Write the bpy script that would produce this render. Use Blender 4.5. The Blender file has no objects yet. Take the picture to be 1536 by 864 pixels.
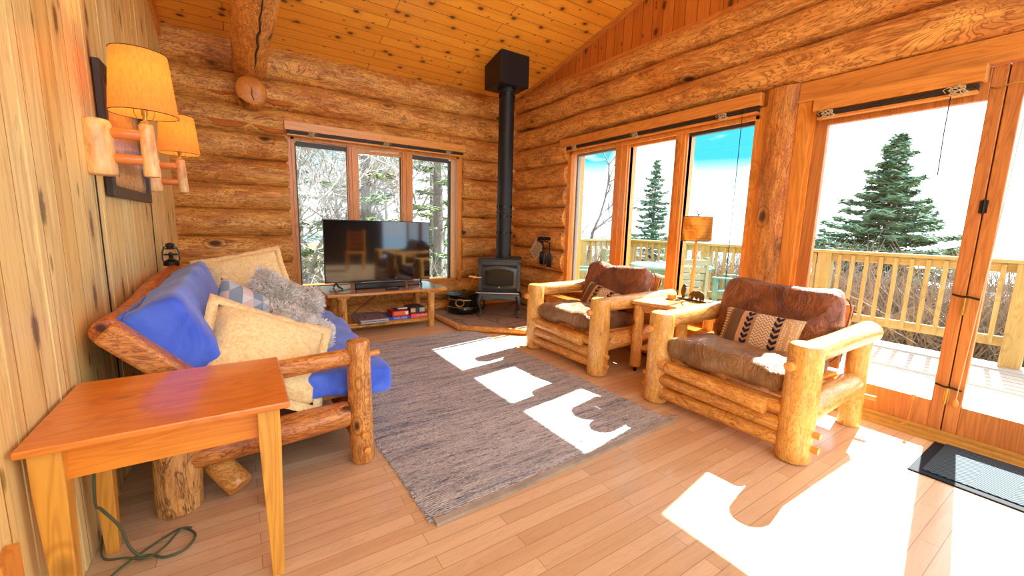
import bpy, math, random
from math import pi, sin, cos, radians, sqrt
from mathutils import Vector, Matrix, Euler, noise
random.seed(7)
S = bpy.context.scene
COL = S.collection

# ------------------------------------------------------------------ camera
YAW, PITCH, ROLL, FPX = 0.585760899, 0.150463806, 0.0261379082, 617.689
fw = Vector((sin(YAW)*cos(PITCH), cos(YAW)*cos(PITCH), -sin(PITCH)))
rt0 = Vector((cos(YAW), -sin(YAW), 0)); up0 = rt0.cross(fw)
rt = cos(ROLL)*rt0 + sin(ROLL)*up0; up = -sin(ROLL)*rt0 + cos(ROLL)*up0
cam = bpy.data.objects.new('camera', bpy.data.cameras.new('camera')); COL.objects.link(cam)
cam.data.sensor_width = 36.0; cam.data.lens = 36.0*FPX/1536.0
cam.data.clip_start = 0.02; cam.data.clip_end = 3000
cam.matrix_world = Matrix(((rt.x, up.x, -fw.x, 0), (rt.y, up.y, -fw.y, 0), (rt.z, up.z, -fw.z, 1.2), (0, 0, 0, 1)))
S.camera = cam

# ------------------------------------------------------------------ view / exposure
S.view_settings.view_transform = 'Standard'; S.view_settings.look = 'None'
S.view_settings.gamma = 1.0; S.view_settings.exposure = 1.54
S.view_settings.use_curve_mapping = False
try:
    S.cycles.use_denoising = True; S.cycles.max_bounces = 10; S.cycles.diffuse_bounces = 5
    S.cycles.transparent_max_bounces = 24; S.cycles.sample_clamp_indirect = 6.0
except Exception: pass

def lin(c):
    return tuple(((v/255)/12.92 if v/255 <= .04045 else ((v/255+.055)/1.055)**2.4) for v in c)+(1.0,)

# ------------------------------------------------------------------ world sky
SUNV = Vector((2.15, .36, 2.04)).normalized()          # towards the sun
W = bpy.data.worlds.new('sky'); S.world = W; W.use_nodes = True
nt = W.node_tree; nt.nodes.clear()
def N(t, **k):
    n = nt.nodes.new(t)
    for a, b in k.items(): setattr(n, a, b)
    return n
tc = N('ShaderNodeTexCoord'); sp = N('ShaderNodeSeparateXYZ'); nt.links.new(tc.outputs['Generated'], sp.inputs[0])
el = N('ShaderNodeMapRange'); nt.links.new(sp.outputs['Z'], el.inputs[0]); el.inputs[1].default_value = .06; el.inputs[2].default_value = .15
dt = N('ShaderNodeMath', operation='ARCTAN2'); nt.links.new(sp.outputs['Y'], dt.inputs[0]); nt.links.new(sp.outputs['X'], dt.inputs[1])
sg = N('ShaderNodeMapRange'); nt.links.new(dt.outputs['Value'], sg.inputs[0]); sg.inputs[1].default_value = .39; sg.inputs[2].default_value = .48
mp = N('ShaderNodeMapping'); nt.links.new(tc.outputs['Generated'], mp.inputs[0]); mp.inputs['Scale'].default_value = (2.2, 2.2, 11)
nz = N('ShaderNodeTexNoise'); nt.links.new(mp.outputs[0], nz.inputs[0]); nz.inputs['Scale'].default_value = 1.6; nz.inputs['Detail'].default_value = 5
cl = N('ShaderNodeMapRange'); nt.links.new(nz.outputs[0], cl.inputs[0]); cl.inputs[1].default_value = .70; cl.inputs[2].default_value = .55
m1 = N('ShaderNodeMath', operation='MULTIPLY'); nt.links.new(el.outputs[0], m1.inputs[0]); nt.links.new(sg.outputs[0], m1.inputs[1])
m2 = N('ShaderNodeMath', operation='MULTIPLY'); nt.links.new(m1.outputs[0], m2.inputs[0]); nt.links.new(cl.outputs[0], m2.inputs[1])
d3 = N('ShaderNodeVectorMath', operation='DOT_PRODUCT'); nt.links.new(tc.outputs['Generated'], d3.inputs[0]); d3.inputs[1].default_value = Vector((.777, .629, .12)).normalized()
c3 = N('ShaderNodeMapRange'); nt.links.new(d3.outputs['Value'], c3.inputs[0]); c3.inputs[1].default_value = .9990; c3.inputs[2].default_value = .9952
m3 = N('ShaderNodeMath', operation='MULTIPLY'); nt.links.new(m2.outputs[0], m3.inputs[0]); nt.links.new(c3.outputs[0], m3.inputs[1]); m2 = m3
mx = N('ShaderNodeMix', data_type='RGBA'); nt.links.new(m2.outputs[0], mx.inputs[0])
mx.inputs[6].default_value = (.86, .98, 1.12, 1); mx.inputs[7].default_value = (.025, .24, .30, 1)
bg = N('ShaderNodeBackground'); nt.links.new(mx.outputs[2], bg.inputs[0]); bg.inputs[1].default_value = 1.30
wo = N('ShaderNodeOutputWorld'); nt.links.new(bg.outputs[0], wo.inputs[0])

# ------------------------------------------------------------------ sun
sun = bpy.data.lights.new('sun', 'SUN'); sun.energy = 10.0; sun.angle = radians(.5); sun.color = (.97, 1.0, .98)
so = bpy.data.objects.new('sun', sun); COL.objects.link(so)
so.rotation_euler = SUNV.to_track_quat('Z', 'Y').to_euler(); so.location = (8, 1, 8)

# ================================================================== material graph helper
class G:
    def __init__(s, name):
        s.m = bpy.data.materials.new(name); s.m.use_nodes = True
        s.t = s.m.node_tree; s.b = s.t.nodes['Principled BSDF']; s.outn = s.t.nodes['Material Output']
    def n(s, t, **k):
        x = s.t.nodes.new(t)
        for a, b in k.items(): setattr(x, a, b)
        return x
    def put(s, sock, v):
        if v is None: return
        if hasattr(v, 'links') and hasattr(v, 'is_output'): s.t.links.new(v, sock)
        else: sock.default_value = v
    def obj(s): return s.n('ShaderNodeTexCoord').outputs['Object']
    def map(s, v, scale=(1, 1, 1), loc=(0, 0, 0), rot=(0, 0, 0)):
        x = s.n('ShaderNodeMapping'); s.put(x.inputs[0], v); x.inputs['Scale'].default_value = scale
        x.inputs['Location'].default_value = loc; x.inputs['Rotation'].default_value = rot; return x.outputs[0]
    def sep(s, v):
        x = s.n('ShaderNodeSeparateXYZ'); s.put(x.inputs[0], v); return x.outputs
    def comb(s, a, b, c=0.0):
        x = s.n('ShaderNodeCombineXYZ'); s.put(x.inputs[0], a); s.put(x.inputs[1], b); s.put(x.inputs[2], c); return x.outputs[0]
    def noise(s, v, scale=5, detail=4, rough=.55, dist=0):
        x = s.n('ShaderNodeTexNoise'); s.put(x.inputs['Vector'], v); x.inputs['Scale'].default_value = scale
        x.inputs['Detail'].default_value = detail; x.inputs['Roughness'].default_value = rough; x.inputs['Distortion'].default_value = dist
        return x.outputs[0]
    def vor(s, v, scale=5, feature='F1', out='Distance', rnd=1.0):
        x = s.n('ShaderNodeTexVoronoi', feature=feature); s.put(x.inputs['Vector'], v); x.inputs['Scale'].default_value = scale
        x.inputs['Randomness'].default_value = rnd; return x.outputs[out]
    def math(s, op, a, b=None, c=None):
        x = s.n('ShaderNodeMath', operation=op); s.put(x.inputs[0], a)
        if b is not None: s.put(x.inputs[1], b)
        if c is not None: s.put(x.inputs[2], c)
        return x.outputs[0]
    def rng(s, v, a, b, c=0.0, d=1.0):
        x = s.n('ShaderNodeMapRange'); s.put(x.inputs[0], v)
        for i, q in enumerate((a, b, c, d)): x.inputs[i+1].default_value = q
        return x.outputs[0]
    def ramp(s, v, stops, interp='LINEAR'):
        x = s.n('ShaderNodeValToRGB'); s.put(x.inputs[0], v); r = x.color_ramp; r.interpolation = interp
        while len(r.elements) > 1: r.elements.remove(r.elements[-1])
        for i, (p, c) in enumerate(stops):
            e = r.elements[0] if i == 0 else r.elements.new(p)
            e.position = p; e.color = lin(c) if len(c) == 3 else c
        return x.outputs[0]
    def mix(s, f, a, b, mode='MIX'):
        x = s.n('ShaderNodeMix', data_type='RGBA', blend_type=mode); s.put(x.inputs[0], f)
        s.put(x.inputs[6], lin(a) if isinstance(a, tuple) and len(a) == 3 else a)
        s.put(x.inputs[7], lin(b) if isinstance(b, tuple) and len(b) == 3 else b); return x.outputs[2]
    def brick(s, v, w, h, c1, c2, mortar, msize=.003, off=.43):
        x = s.n('ShaderNodeTexBrick'); s.put(x.inputs['Vector'], v); x.offset = off; x.offset_frequency = 2; x.squash = 1
        s.put(x.inputs['Color1'], lin(c1)); s.put(x.inputs['Color2'], lin(c2)); s.put(x.inputs['Mortar'], lin(mortar))
        x.inputs['Scale'].default_value = 1; x.inputs['Mortar Size'].default_value = msize; x.inputs['Mortar Smooth'].default_value = .15
        x.inputs['Brick Width'].default_value = w; x.inputs['Row Height'].default_value = h; return x.outputs[0], x.outputs[1]
    def bump(s, h, strength=.3, dist=.01):
        x = s.n('ShaderNodeBump'); s.put(x.inputs['Height'], h); x.inputs['Strength'].default_value = strength; x.inputs['Distance'].default_value = dist
        return x.outputs[0]
    def out(s, col, rough=.5, bump=None, metal=0, spec=.5, sheen=0, coat=0):
        b = s.b
        s.put(b.inputs['Base Color'], lin(col) if isinstance(col, tuple) and len(col) == 3 else col)
        s.put(b.inputs['Roughness'], rough); s.put(b.inputs['Metallic'], metal); s.put(b.inputs['Specular IOR Level'], spec)
        if bump is not None: s.put(b.inputs['Normal'], bump)
        if sheen: b.inputs['Sheen Weight'].default_value = sheen
        if coat: b.inputs['Coat Weight'].default_value = coat; b.inputs['Coat Roughness'].default_value = .12
        return s.m

def plain(name, col, rough=.5, metal=0, spec=.5, bumpy=0, bscale=60):
    g = G(name); co = g.obj(); nn = g.noise(co, bscale if bumpy else 25, 3)
    c = g.mix(g.rng(nn, .35, .7, 0, .35), tuple(col), tuple(int(v*.78) for v in col))
    return g.out(c, rough, g.bump(nn, bumpy, .004) if bumpy else None, metal, spec)

def ax_scale(axis, k): return tuple(k if i == axis else 1.0 for i in range(3))

def log_wood(name, axis, dark, mid, light, rough=.42, swirl=9.0, sc=1.0, knots=True, bs=.5, coat=.15):
    """peeled log: swirling contour grain, knots and small checks"""
    g = G(name); co = g.obj()
    v = g.map(co, tuple(a*sc for a in ax_scale(axis, .30)))
    big = g.noise(g.map(co, ax_scale(axis, .35)), 2.6*sc, 3)
    n2 = g.noise(v, 6.5, 4, .62, .7)
    cont = g.math('PINGPONG', g.math('MULTIPLY', n2, swirl*1.5), .5)
    line = g.rng(cont, .0, .20, 1, 0)
    fine = g.noise(g.map(co, tuple(a*sc for a in ax_scale(axis, .09))), 46, 5, .65)
    flake = g.noise(g.map(co, tuple(a*sc for a in ax_scale(axis, .25))), 26, 4, .6, .5)
    c = g.ramp(big, [(.28, mid), (.50, light), (.74, mid)])
    c = g.mix(g.rng(n2, .50, .72, 0, .6), c, dark)
    c = g.mix(g.rng(flake, .52, .64, 0, .32), c, dark)
    c = g.mix(g.rng(flake, .47, .34, 0, .6), c, tuple(min(255, int(q*1.10)+8) for q in light))
    c = g.mix(g.math('MULTIPLY', line, .75), c, dark)
    c = g.mix(g.rng(fine, .50, .66, 0, .38), c, dark)
    h = g.math('ADD', g.math('MULTIPLY', line, -.5), g.math('ADD', fine, flake))
    if knots:
        k = g.vor(g.map(co, tuple(a*sc for a in ax_scale(axis, .6))), 3.2)
        c = g.mix(g.rng(k, .07, .15, .92, 0), c, tuple(int(q*.42) for q in dark))
        c = g.mix(g.rng(g.math('ABSOLUTE', g.math('SUBTRACT', k, .19)), .0, .035, .55, 0), c, dark)
    return g.out(c, rough, g.bump(h, bs, .007), coat=coat)

def board_wood(name, axis, dark, mid, light, rough=.38, sc=1.0, knots=.7, coat=.2, kscale=2.2):
    """planed board: straight cathedral grain"""
    g = G(name); co = g.obj()
    v = g.map(co, tuple(a*sc for a in ax_scale(axis, .09)))
    n = g.noise(v, 7, 2, .5, .8); cont = g.math('PINGPONG', g.math('MULTIPLY', n, 20), .5)
    fine = g.noise(g.map(co, tuple(a*sc for a in ax_scale(axis, .03))), 90, 3)
    c = g.ramp(n, [(.3, light), (.55, mid), (.8, light)])
    c = g.mix(g.rng(cont, 0, .35, .34, 0), c, dark)
    c = g.mix(g.rng(fine, .5, .7, 0, .25), c, dark)
    if knots:
        k = g.vor(g.map(co, tuple(a*sc for a in ax_scale(axis, .55)), (.3, .2, .1)), kscale*1.5)
        c = g.mix(g.rng(g.math('ABSOLUTE', g.math('SUBTRACT', k, .20)), .0, .04, .4, 0), c, dark)
        c = g.mix(g.rng(k, .06, .15, knots, 0), c, tuple(int(q*.4) for q in dark))
    return g.out(c, rough, g.bump(fine, .12, .003), coat=coat)

# ------------------------------------------------------------------ materials
LD, LM, LL = (128, 58, 14), (212, 130, 50), (238, 172, 86)
M = {}
M['log_y'] = log_wood('log_along_window_wall', 1, LD, LM, LL, swirl=10, rough=.55, coat=.03)
M['log_x'] = log_wood('log_along_back_wall', 0, LD, LM, (244, 184, 94), swirl=10, rough=.55, coat=.03)
M['log_z'] = log_wood('upright_log_post', 2, (112, 50, 12), (198, 114, 42), (226, 156, 72), swirl=17, sc=1.2)
M['log_end'] = board_wood('cut_log_end', 1, (160, 84, 24), (226, 144, 50), (240, 164, 66), knots=0)
M['dark_wall'] = board_wood('dark_reflection_wall', 2, (30, 18, 10), (52, 30, 16), (60, 36, 20), knots=0)  # dark tone so the added partition reflects dimly in the television
M['log_notch'] = board_wood('notch_wood', 0, (130, 66, 16), (196, 112, 34), (208, 124, 42), knots=0, rough=.8, coat=0)
M['casing'] = board_wood('orange_pine_casing', 2, (156, 84, 24), (228, 146, 58), (238, 160, 70), knots=.3)
M['casing_h'] = board_wood('orange_pine_board_level', 1, (150, 80, 28), (216, 136, 56), (230, 154, 72), knots=.6)
M['casing_x'] = board_wood('orange_pine_board_across', 0, (170, 96, 36), (240, 166, 72), (246, 178, 86), knots=.3)
M['door_wood'] = board_wood('aged_door_wood', 2, (120, 62, 24), (192, 118, 54), (208, 136, 66), rough=.5, knots=0, coat=.05)

def planks(name, vec, w, h, c1, c2, mort, grain_axis_scale, dark, kn, rough=.4, ksc=(1, 1, 1), kscale=3, off=.43, streak=.5, coat=.1, msize=.003):
    g = G(name); co = g.obj(); sx, sy, sz = g.sep(co)
    pick = {'x': sx, 'y': sy, 'z': sz}
    v = g.comb(pick[vec[0]], pick[vec[1]])
    c, fac = g.brick(v, w, h, c1, c2, mort, msize, off)
    st = g.noise(g.map(co, grain_axis_scale), 14, 5, .6, 1.0)
    cont = g.math('PINGPONG', g.math('MULTIPLY', st, 9), .5)
    c = g.mix(g.rng(cont, 0, .22, streak*.5, 0), c, dark, 'MIX')
    c = g.mix(g.rng(st, .5, .72, 0, streak), c, dark)
    if kn:
        kx = {'x': 0, 'y': 1, 'z': 2}; kv = g.comb(g.math('MULTIPLY', pick[vec[0]], ksc[kx[vec[0]]]), pick[vec[1]])
        vn = g.n('ShaderNodeTexVoronoi', voronoi_dimensions='2D'); g.put(vn.inputs['Vector'], kv); vn.inputs['Scale'].default_value = kscale
        k = g.math('ADD', vn.outputs['Distance'], g.math('MULTIPLY', g.math('SUBTRACT', g.noise(co, 30, 3), .5), .08))
        c = g.mix(g.rng(k, .05, .22, kn*.45, 0), c, dark)
        c = g.mix(g.rng(k, .045, .095, kn, 0), c, tuple(int(q*.38) for q in dark))
        vn2 = g.n('ShaderNodeTexVoronoi', voronoi_dimensions='2D'); g.put(vn2.inputs['Vector'], g.map(kv, (1, 1, 1), (3.3, 1.7, 0))); vn2.inputs['Scale'].default_value = kscale*1.3
        c = g.mix(g.rng(vn2.outputs['Distance'], .03, .065, kn*.8, 0), c, tuple(int(q*.4) for q in dark))
    h_ = g.math('SUBTRACT', 1.0, fac)
    return g.out(c, rough, g.bump(h_, .35, .006), coat=coat)

M['floor'] = planks('hardwood_floor', 'xy', .84, .066, (230, 196, 154), (210, 170, 126), (150, 108, 72), (.10, 1, 1), (168, 122, 80), 0, rough=.30, streak=.32, coat=.25, msize=.0010, off=.37)
M['ceiling'] = planks('pine_ceiling_boards', 'xy', 2.4, .135, (252, 184, 70), (240, 160, 48), (110, 56, 14), (.07, 1, 1), (184, 104, 28), .9, rough=.34, ksc=(.75, 1, 1), kscale=3.6, streak=.3, coat=.3)
M['plank_left'] = planks('pale_pine_planks', 'zy', 9, .155, (250, 228, 156), (238, 202, 118), (172, 126, 58), (1, 1, .06), (184, 132, 62), .75, rough=.45, ksc=(1, 1, .38), kscale=3.4, streak=.62)
M['plank_gable'] = planks('gable_pine_planks', 'zy', 9, .12, (216, 128, 46), (196, 106, 34), (84, 40, 10), (1, 1, .08), (142, 70, 18), .8, rough=.4, ksc=(1, 1, .6), kscale=3.2, streak=.4)
M['deck'] = planks('weathered_deck_boards', 'yx', 3.6, .142, (196, 190, 180), (172, 166, 158), (40, 36, 32), (1, .1, 1), (130, 124, 116), 0, rough=.7, streak=.3, coat=0, msize=.006)

M['futon_log'] = log_wood('golden_peeled_log', 2, (128, 58, 14), (208, 128, 50), (232, 164, 84), sc=2.0, swirl=8, bs=.25)
M['futon_log_x'] = log_wood('golden_peeled_log_across', 0, (128, 54, 14), (204, 116, 44), (226, 150, 72), sc=2.0, swirl=8, bs=.3)
M['futon_log_y'] = log_wood('golden_peeled_log_long', 1, (140, 56, 14), (200, 100, 34), (216, 124, 50), sc=2.0, swirl=6, bs=.25)
M['stump'] = log_wood('wormy_log_leg', 2, (84, 38, 10), (214, 142, 66), (236, 176, 100), sc=2.0, swirl=5, bs=.7)
M['chair_post'] = log_wood('honey_peeled_post', 2, (194, 118, 36), (228, 164, 70), (240, 184, 96), sc=2.2, swirl=8, bs=.2, rough=.34, coat=.3)
M['chair_rail'] = log_wood('honey_peeled_rail', 1, (172, 94, 26), (224, 152, 62), (238, 174, 88), sc=2.4, swirl=6, bs=.2, rough=.34, coat=.3)
M['chair_arm'] = log_wood('honey_peeled_arm', 0, (176, 100, 32), (224, 154, 68), (238, 178, 94), sc=2.4, swirl=6, bs=.2, rough=.34, coat=.3)
M['peg'] = board_wood('dowel_wood', 1, (170, 92, 30), (226, 150, 64), (236, 168, 84), knots=0)
M['table_top'] = board_wood('orange_varnished_top', 0, (178, 84, 18), (230, 132, 44), (240, 150, 56), rough=.30, knots=.8, coat=.5, kscale=3.2)
M['table_apron'] = board_wood('orange_pine_apron', 0, (184, 88, 18), (236, 140, 38), (244, 154, 48), rough=.32, knots=.8)
M['table_leg'] = board_wood('golden_pine_leg', 2, (172, 96, 22), (228, 160, 58), (240, 180, 84), rough=.34, knots=.6, kscale=3)
M['bench_top'] = board_wood('varnished_bench_top', 0, (140, 74, 18), (206, 136, 54), (222, 158, 76), rough=.10, knots=.5, coat=.9)
M['bench_log'] = log_wood('bench_log', 2, (130, 66, 14), (212, 144, 56), (232, 172, 82), sc=2.6, swirl=7, bs=.25)
M['deck_rail'] = board_wood('treated_railing_lumber', 2, (116, 96, 48), (168, 146, 84), (184, 162, 102), rough=.7, knots=.3, coat=0)
M['deck_rail_h'] = board_wood('treated_railing_cap', 1, (116, 96, 48), (168, 146, 84), (184, 162, 102), rough=.7, knots=.3, coat=0)
M['sconce_wood'] = log_wood('sconce_pine', 2, (214, 140, 72), (240, 184, 108), (250, 206, 136), sc=2, swirl=2, bs=.15, rough=.35)
M['sconce_dowel'] = board_wood('sconce_dowel_wood', 0, (196, 96, 36), (232, 138, 62), (240, 152, 76), knots=0, rough=.3)

M['black_metal'] = plain('black_stove_metal', (24, 25, 28), .42, .3, .5, .08, 90)
M['pipe'] = plain('matte_black_pipe', (22, 24, 26), .5, .2)
M['gunmetal'] = plain('gunmetal_casting', (78, 80, 80), .38, .75, .5, .15, 70)
M['chrome'] = plain('nickel_trim', (190, 190, 188), .25, .95)
M['brass'] = plain('brass', (196, 160, 84), .3, .9)
M['iron'] = plain('dark_iron', (48, 40, 34), .5, .6)
M['enamel'] = plain('black_enamel', (10, 12, 12), .12, 0, .6)
M['black_plastic'] = plain('black_plastic', (14, 14, 15), .35)
M['white_plastic'] = plain('white_plastic', (226, 224, 214), .4)
M['cord_green'] = plain('green_cord_rubber', (84, 92, 62), .5)
M['cord_black'] = plain('black_cord', (30, 28, 26), .5)
M['cord_cream'] = plain('cream_blind_cord', (214, 190, 146), .7)
M['vinyl_dark'] = plain('dark_bronze_sash', (74, 66, 58), .45)
M['vinyl_grey'] = plain('grey_sash', (150, 146, 136), .45)
M['teal'] = plain('teal_painted_slats', (86, 150, 140), .5)
M['teal_top'] = plain('teal_table_top', (120, 190, 190), .35)
M['soap'] = plain('weathered_chair_green', (136, 150, 122), .6)
M['mat_rubber'] = plain('mat_border_rubber', (22, 27, 30), .75, 0, .2)
M['paper'] = plain('worn_paper', (206, 178, 140), .7)
M['rusty_tin'] = plain('bronze_bear_tin', (92, 62, 26), .45, .6)
M['bark'] = log_wood('tree_bark', 2, (60, 54, 48), (112, 104, 96), (150, 144, 136), rough=.9, sc=2, bs=.8, coat=0, knots=False)
M['twig'] = plain('pale_bare_twigs', (176, 168, 156), .85)
M['twig_brown'] = plain('brown_brush_twigs', (150, 132, 116), .9)
M['ochre_trim'] = plain('ochre_sill_strip', (196, 150, 70), .45)

# glass: thin pane, mostly transparent with fresnel gloss
def pane(name, tint=(1, 1, 1, 1), gloss=.06):
    g = G(name); tr = g.n('ShaderNodeBsdfTransparent'); tr.inputs[0].default_value = tint
    gl = g.n('ShaderNodeBsdfGlossy'); gl.inputs['Roughness'].default_value = .01
    lw = g.n('ShaderNodeLayerWeight'); lw.inputs[0].default_value = .5
    fr = g.math('MULTIPLY_ADD', g.math('POWER', lw.outputs['Facing'], 5.0), .8, .022)
    mxs = g.n('ShaderNodeMixShader'); g.t.links.new(fr, mxs.inputs[0])
    g.t.links.new(tr.outputs[0], mxs.inputs[1]); g.t.links.new(gl.outputs[0], mxs.inputs[2])
    g.t.links.new(mxs.outputs[0], g.outn.inputs[0]); return g.m
M['glass'] = pane('window_glass')
M['clear'] = pane('clear_glass', (.93, .95, .95, 1))

def screen_mat():
    g = G('tv_screen'); g.b.inputs['Base Color'].default_value = (.004, .004, .004, 1)
    g.b.inputs['Roughness'].default_value = .07; g.b.inputs['Specular IOR Level'].default_value = .5
    g.b.inputs['Coat Weight'].default_value = 1; g.b.inputs['Coat Roughness'].default_value = .05; g.b.inputs['Coat IOR'].default_value = 1.5
    return g.m
M['screen'] = screen_mat()

def fabric(name, base, dark, weave=220, wrinkle=.5, rough=.85, sheen=.3, wsc=6):
    g = G(name); co = g.obj()
    w = g.noise(co, weave, 2); big = g.noise(co, wsc, 4, .55, .8)
    c = g.mix(g.rng(big, .38, .68), tuple(base), tuple(dark)); c = g.mix(g.rng(w, .4, .7, 0, .25), c, tuple(dark))
    h = g.math('ADD', g.math('MULTIPLY', big, 1.0), g.math('MULTIPLY', w, .12))
    return g.out(c, rough, g.bump(h, wrinkle, .02), sheen=sheen, spec=.25)
def leather(name, base, dark, lite):
    g = G(name); co = g.obj(); d = g.noise(co, 3.2, 3, .5, 1.2); w = g.noise(g.map(co, (1, 1.6, 1)), 7, 5, .55, 2.4); f = g.noise(co, 90, 3)
    cr = g.rng(g.math('ABSOLUTE', g.math('SUBTRACT', w, .5)), 0, .07, 1, 0)
    c = g.ramp(d, [(.3, dark), (.5, base), (.7, lite)]); c = g.mix(g.math('MULTIPLY', cr, .45), c, dark)
    h = g.math('ADD', g.math('SUBTRACT', w, g.math('MULTIPLY', cr, .12)), g.math('MULTIPLY', f, .03))
    return g.out(c, .36, g.bump(h, .75, .035), sheen=.1, spec=.45)
M['blue'] = fabric('blue_futon_cotton', (94, 132, 242), (60, 92, 210), 260, .35, wsc=5)
M['blue_piping'] = fabric('blue_piping', (96, 128, 226), (60, 92, 200), 260, .2)
M['leather'] = leather('brown_suede_leather', (140, 76, 28), (98, 48, 14), (168, 96, 42))
M['leather_seat'] = leather('tan_brown_seat_leather', (148, 104, 56), (104, 66, 32), (172, 128, 78))
def quilt(name, base, dark):
    g = G(name); co = g.obj()
    q = g.vor(g.map(co, (1, 1, 1)), 55, 'F1'); n = g.noise(co, 38, 3, .6, 1.5)
    h = g.math('ADD', g.math('MULTIPLY', q, 1.2), n)
    c = g.mix(g.rng(n, .4, .7), base, dark)
    return g.out(c, .8, g.bump(h, .6, .006), sheen=.2, spec=.2)
M['yellow'] = quilt('yellow_matelasse', (255, 230, 168), (238, 202, 136))
M['fur'] = plain('grey_beige_fur', (238, 230, 218), .9)
M['fur_tip'] = plain('cream_fur_tip', (254, 250, 244), .9)

def geo_mat():
    g = G('triangle_print'); co = g.obj(); x, y, z = g.sep(co)
    u = g.math('FRACT', g.math('MULTIPLY', x, 16)); v = g.math('FRACT', g.math('MULTIPLY', y, 16))
    t = g.math('GREATER_THAN', u, v)
    cell = g.n('ShaderNodeTexWhiteNoise'); g.put(cell.inputs[0], g.comb(g.math('FLOOR', g.math('MULTIPLY', x, 16)), g.math('FLOOR', g.math('MULTIPLY', y, 16)), g.math('MULTIPLY', t, 3.0)))
    c = g.ramp(cell.outputs[0], [(0, (214, 214, 210)), (.3, (132, 148, 164)), (.55, (176, 186, 192)), (.75, (214, 188, 182)), (.9, (96, 112, 136))], 'CONSTANT')
    return g.out(c, .85, spec=.2)
M['geo'] = geo_mat()

def aztec():
    g = G('striped_lumbar_weave'); co = g.obj(); x, y, z = g.sep(co)
    u = g.rng(x, -.26, .26)
    base = g.ramp(u, [(0, (150, 112, 78)), (.16, (112, 84, 58)), (.30, (206, 150, 104)), (.37, (168, 128, 90)), (.48, (176, 138, 98)), (.70, (176, 134, 92)), (.78, (190, 150, 106))], 'CONSTANT')
    cream = (222, 200, 164); navy = (34, 36, 54)
    hs = g.math('GREATER_THAN', g.math('FRACT', g.math('MULTIPLY', y, 52)), .45)
    c = g.mix(g.math('MULTIPLY', hs, g.math('LESS_THAN', u, .13)), base, cream)
    # herringbone band
    zz = g.math('PINGPONG', g.math('MULTIPLY', x, 1.0), .019)
    hb = g.math('GREATER_THAN', g.math('FRACT', g.math('MULTIPLY', g.math('ADD', y, zz), 48)), .5)
    band = g.math('MULTIPLY', g.math('GREATER_THAN', u, .48), g.math('LESS_THAN', u, .70))
    c = g.mix(g.math('MULTIPLY', hb, band), c, cream)
    # arrow bands
    for c0, wd in ((.40, .055), (.74, .055)):
        du = g.math('ABSOLUTE', g.math('SUBTRACT', u, c0))
        ar = g.math('GREATER_THAN', g.math('FRACT', g.math('MULTIPLY', g.math('SUBTRACT', y, g.math('MULTIPLY', du, .42)), 26)), .42)
        inb = g.math('LESS_THAN', du, wd*.8)
        c = g.mix(g.math('MULTIPLY', ar, inb), c, navy)
    dots = g.math('LESS_THAN', g.vor(co, 75, rnd=.3), .35)
    c = g.mix(g.math('MULTIPLY', dots, g.math('GREATER_THAN', u, .80)), c, cream)
    return g.out(c, .9, g.bump(g.noise(co, 200, 2), .3, .003), spec=.15)
M['aztec'] = aztec()

def rug_mat():
    g = G('rag_rug_weave'); co = g.obj()
    rows = g.noise(g.map(co, (.10, 1, 1)), 22, 4, .8); band = g.noise(g.map(co, (.16, 1, 1)), 60, 2, .8)
    sp_ = g.noise(g.map(co, (.5, 1, 1)), 110, 2, .8); v = g.vor(g.map(co, (.45, 1, 1)), 120)
    c = g.ramp(rows, [(.36, (140, 142, 154)), (.46, (188, 186, 184)), (.60, (214, 210, 206)), (.75, (224, 220, 216))])
    c = g.mix(g.rng(band, .58, .66, 0, .55), c, (56, 60, 86))
    c = g.mix(g.rng(sp_, .52, .72, 0, .7), c, (214, 208, 200))
    c = g.mix(g.rng(sp_, .47, .33, 0, .55), c, (74, 70, 74))
    ridge = g.math('PINGPONG', g.math('MULTIPLY', g.sep(co)[1], 90), .5)
    h = g.math('ADD', g.math('ADD', v, sp_), ridge)
    return g.out(c, .95, g.bump(h, .9, .008), spec=.1)
M['rug'] = rug_mat()
M['rug_hem'] = fabric('rug_hem', (176, 160, 138), (140, 126, 108), 160, .3)

def mat_weave():
    g = G('chevron_doormat'); co = g.obj(); x, y, z = g.sep(co)
    zz = g.math('PINGPONG', y, .13)
    r = g.math('PINGPONG', g.math('MULTIPLY', g.math('ADD', x, g.math('MULTIPLY', zz, .8)), 46), .5)
    c = g.mix(g.rng(r, .1, .35), (26, 34, 38), (70, 84, 90))
    return g.out(c, .8, g.bump(r, 1.0, .006), spec=.3)
M['doormat'] = mat_weave()

def stone():
    g = G('hearth_flagstone'); co = g.obj()
    d = g.vor(g.map(co, (1, 1, .2)), 3.2, 'DISTANCE_TO_EDGE'); n = g.noise(co, 12, 6, .65)
    c = g.ramp(n, [(.3, (128, 92, 70)), (.5, (160, 128, 102)), (.72, (112, 98, 88))])
    c = g.mix(g.rng(d, .012, .03, .75, 0), c, (66, 48, 38))
    return g.out(c, .7, g.bump(g.math('ADD', n, g.rng(d, 0, .04, 0, .5)), .6, .01))
M['stone'] = stone()

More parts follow.
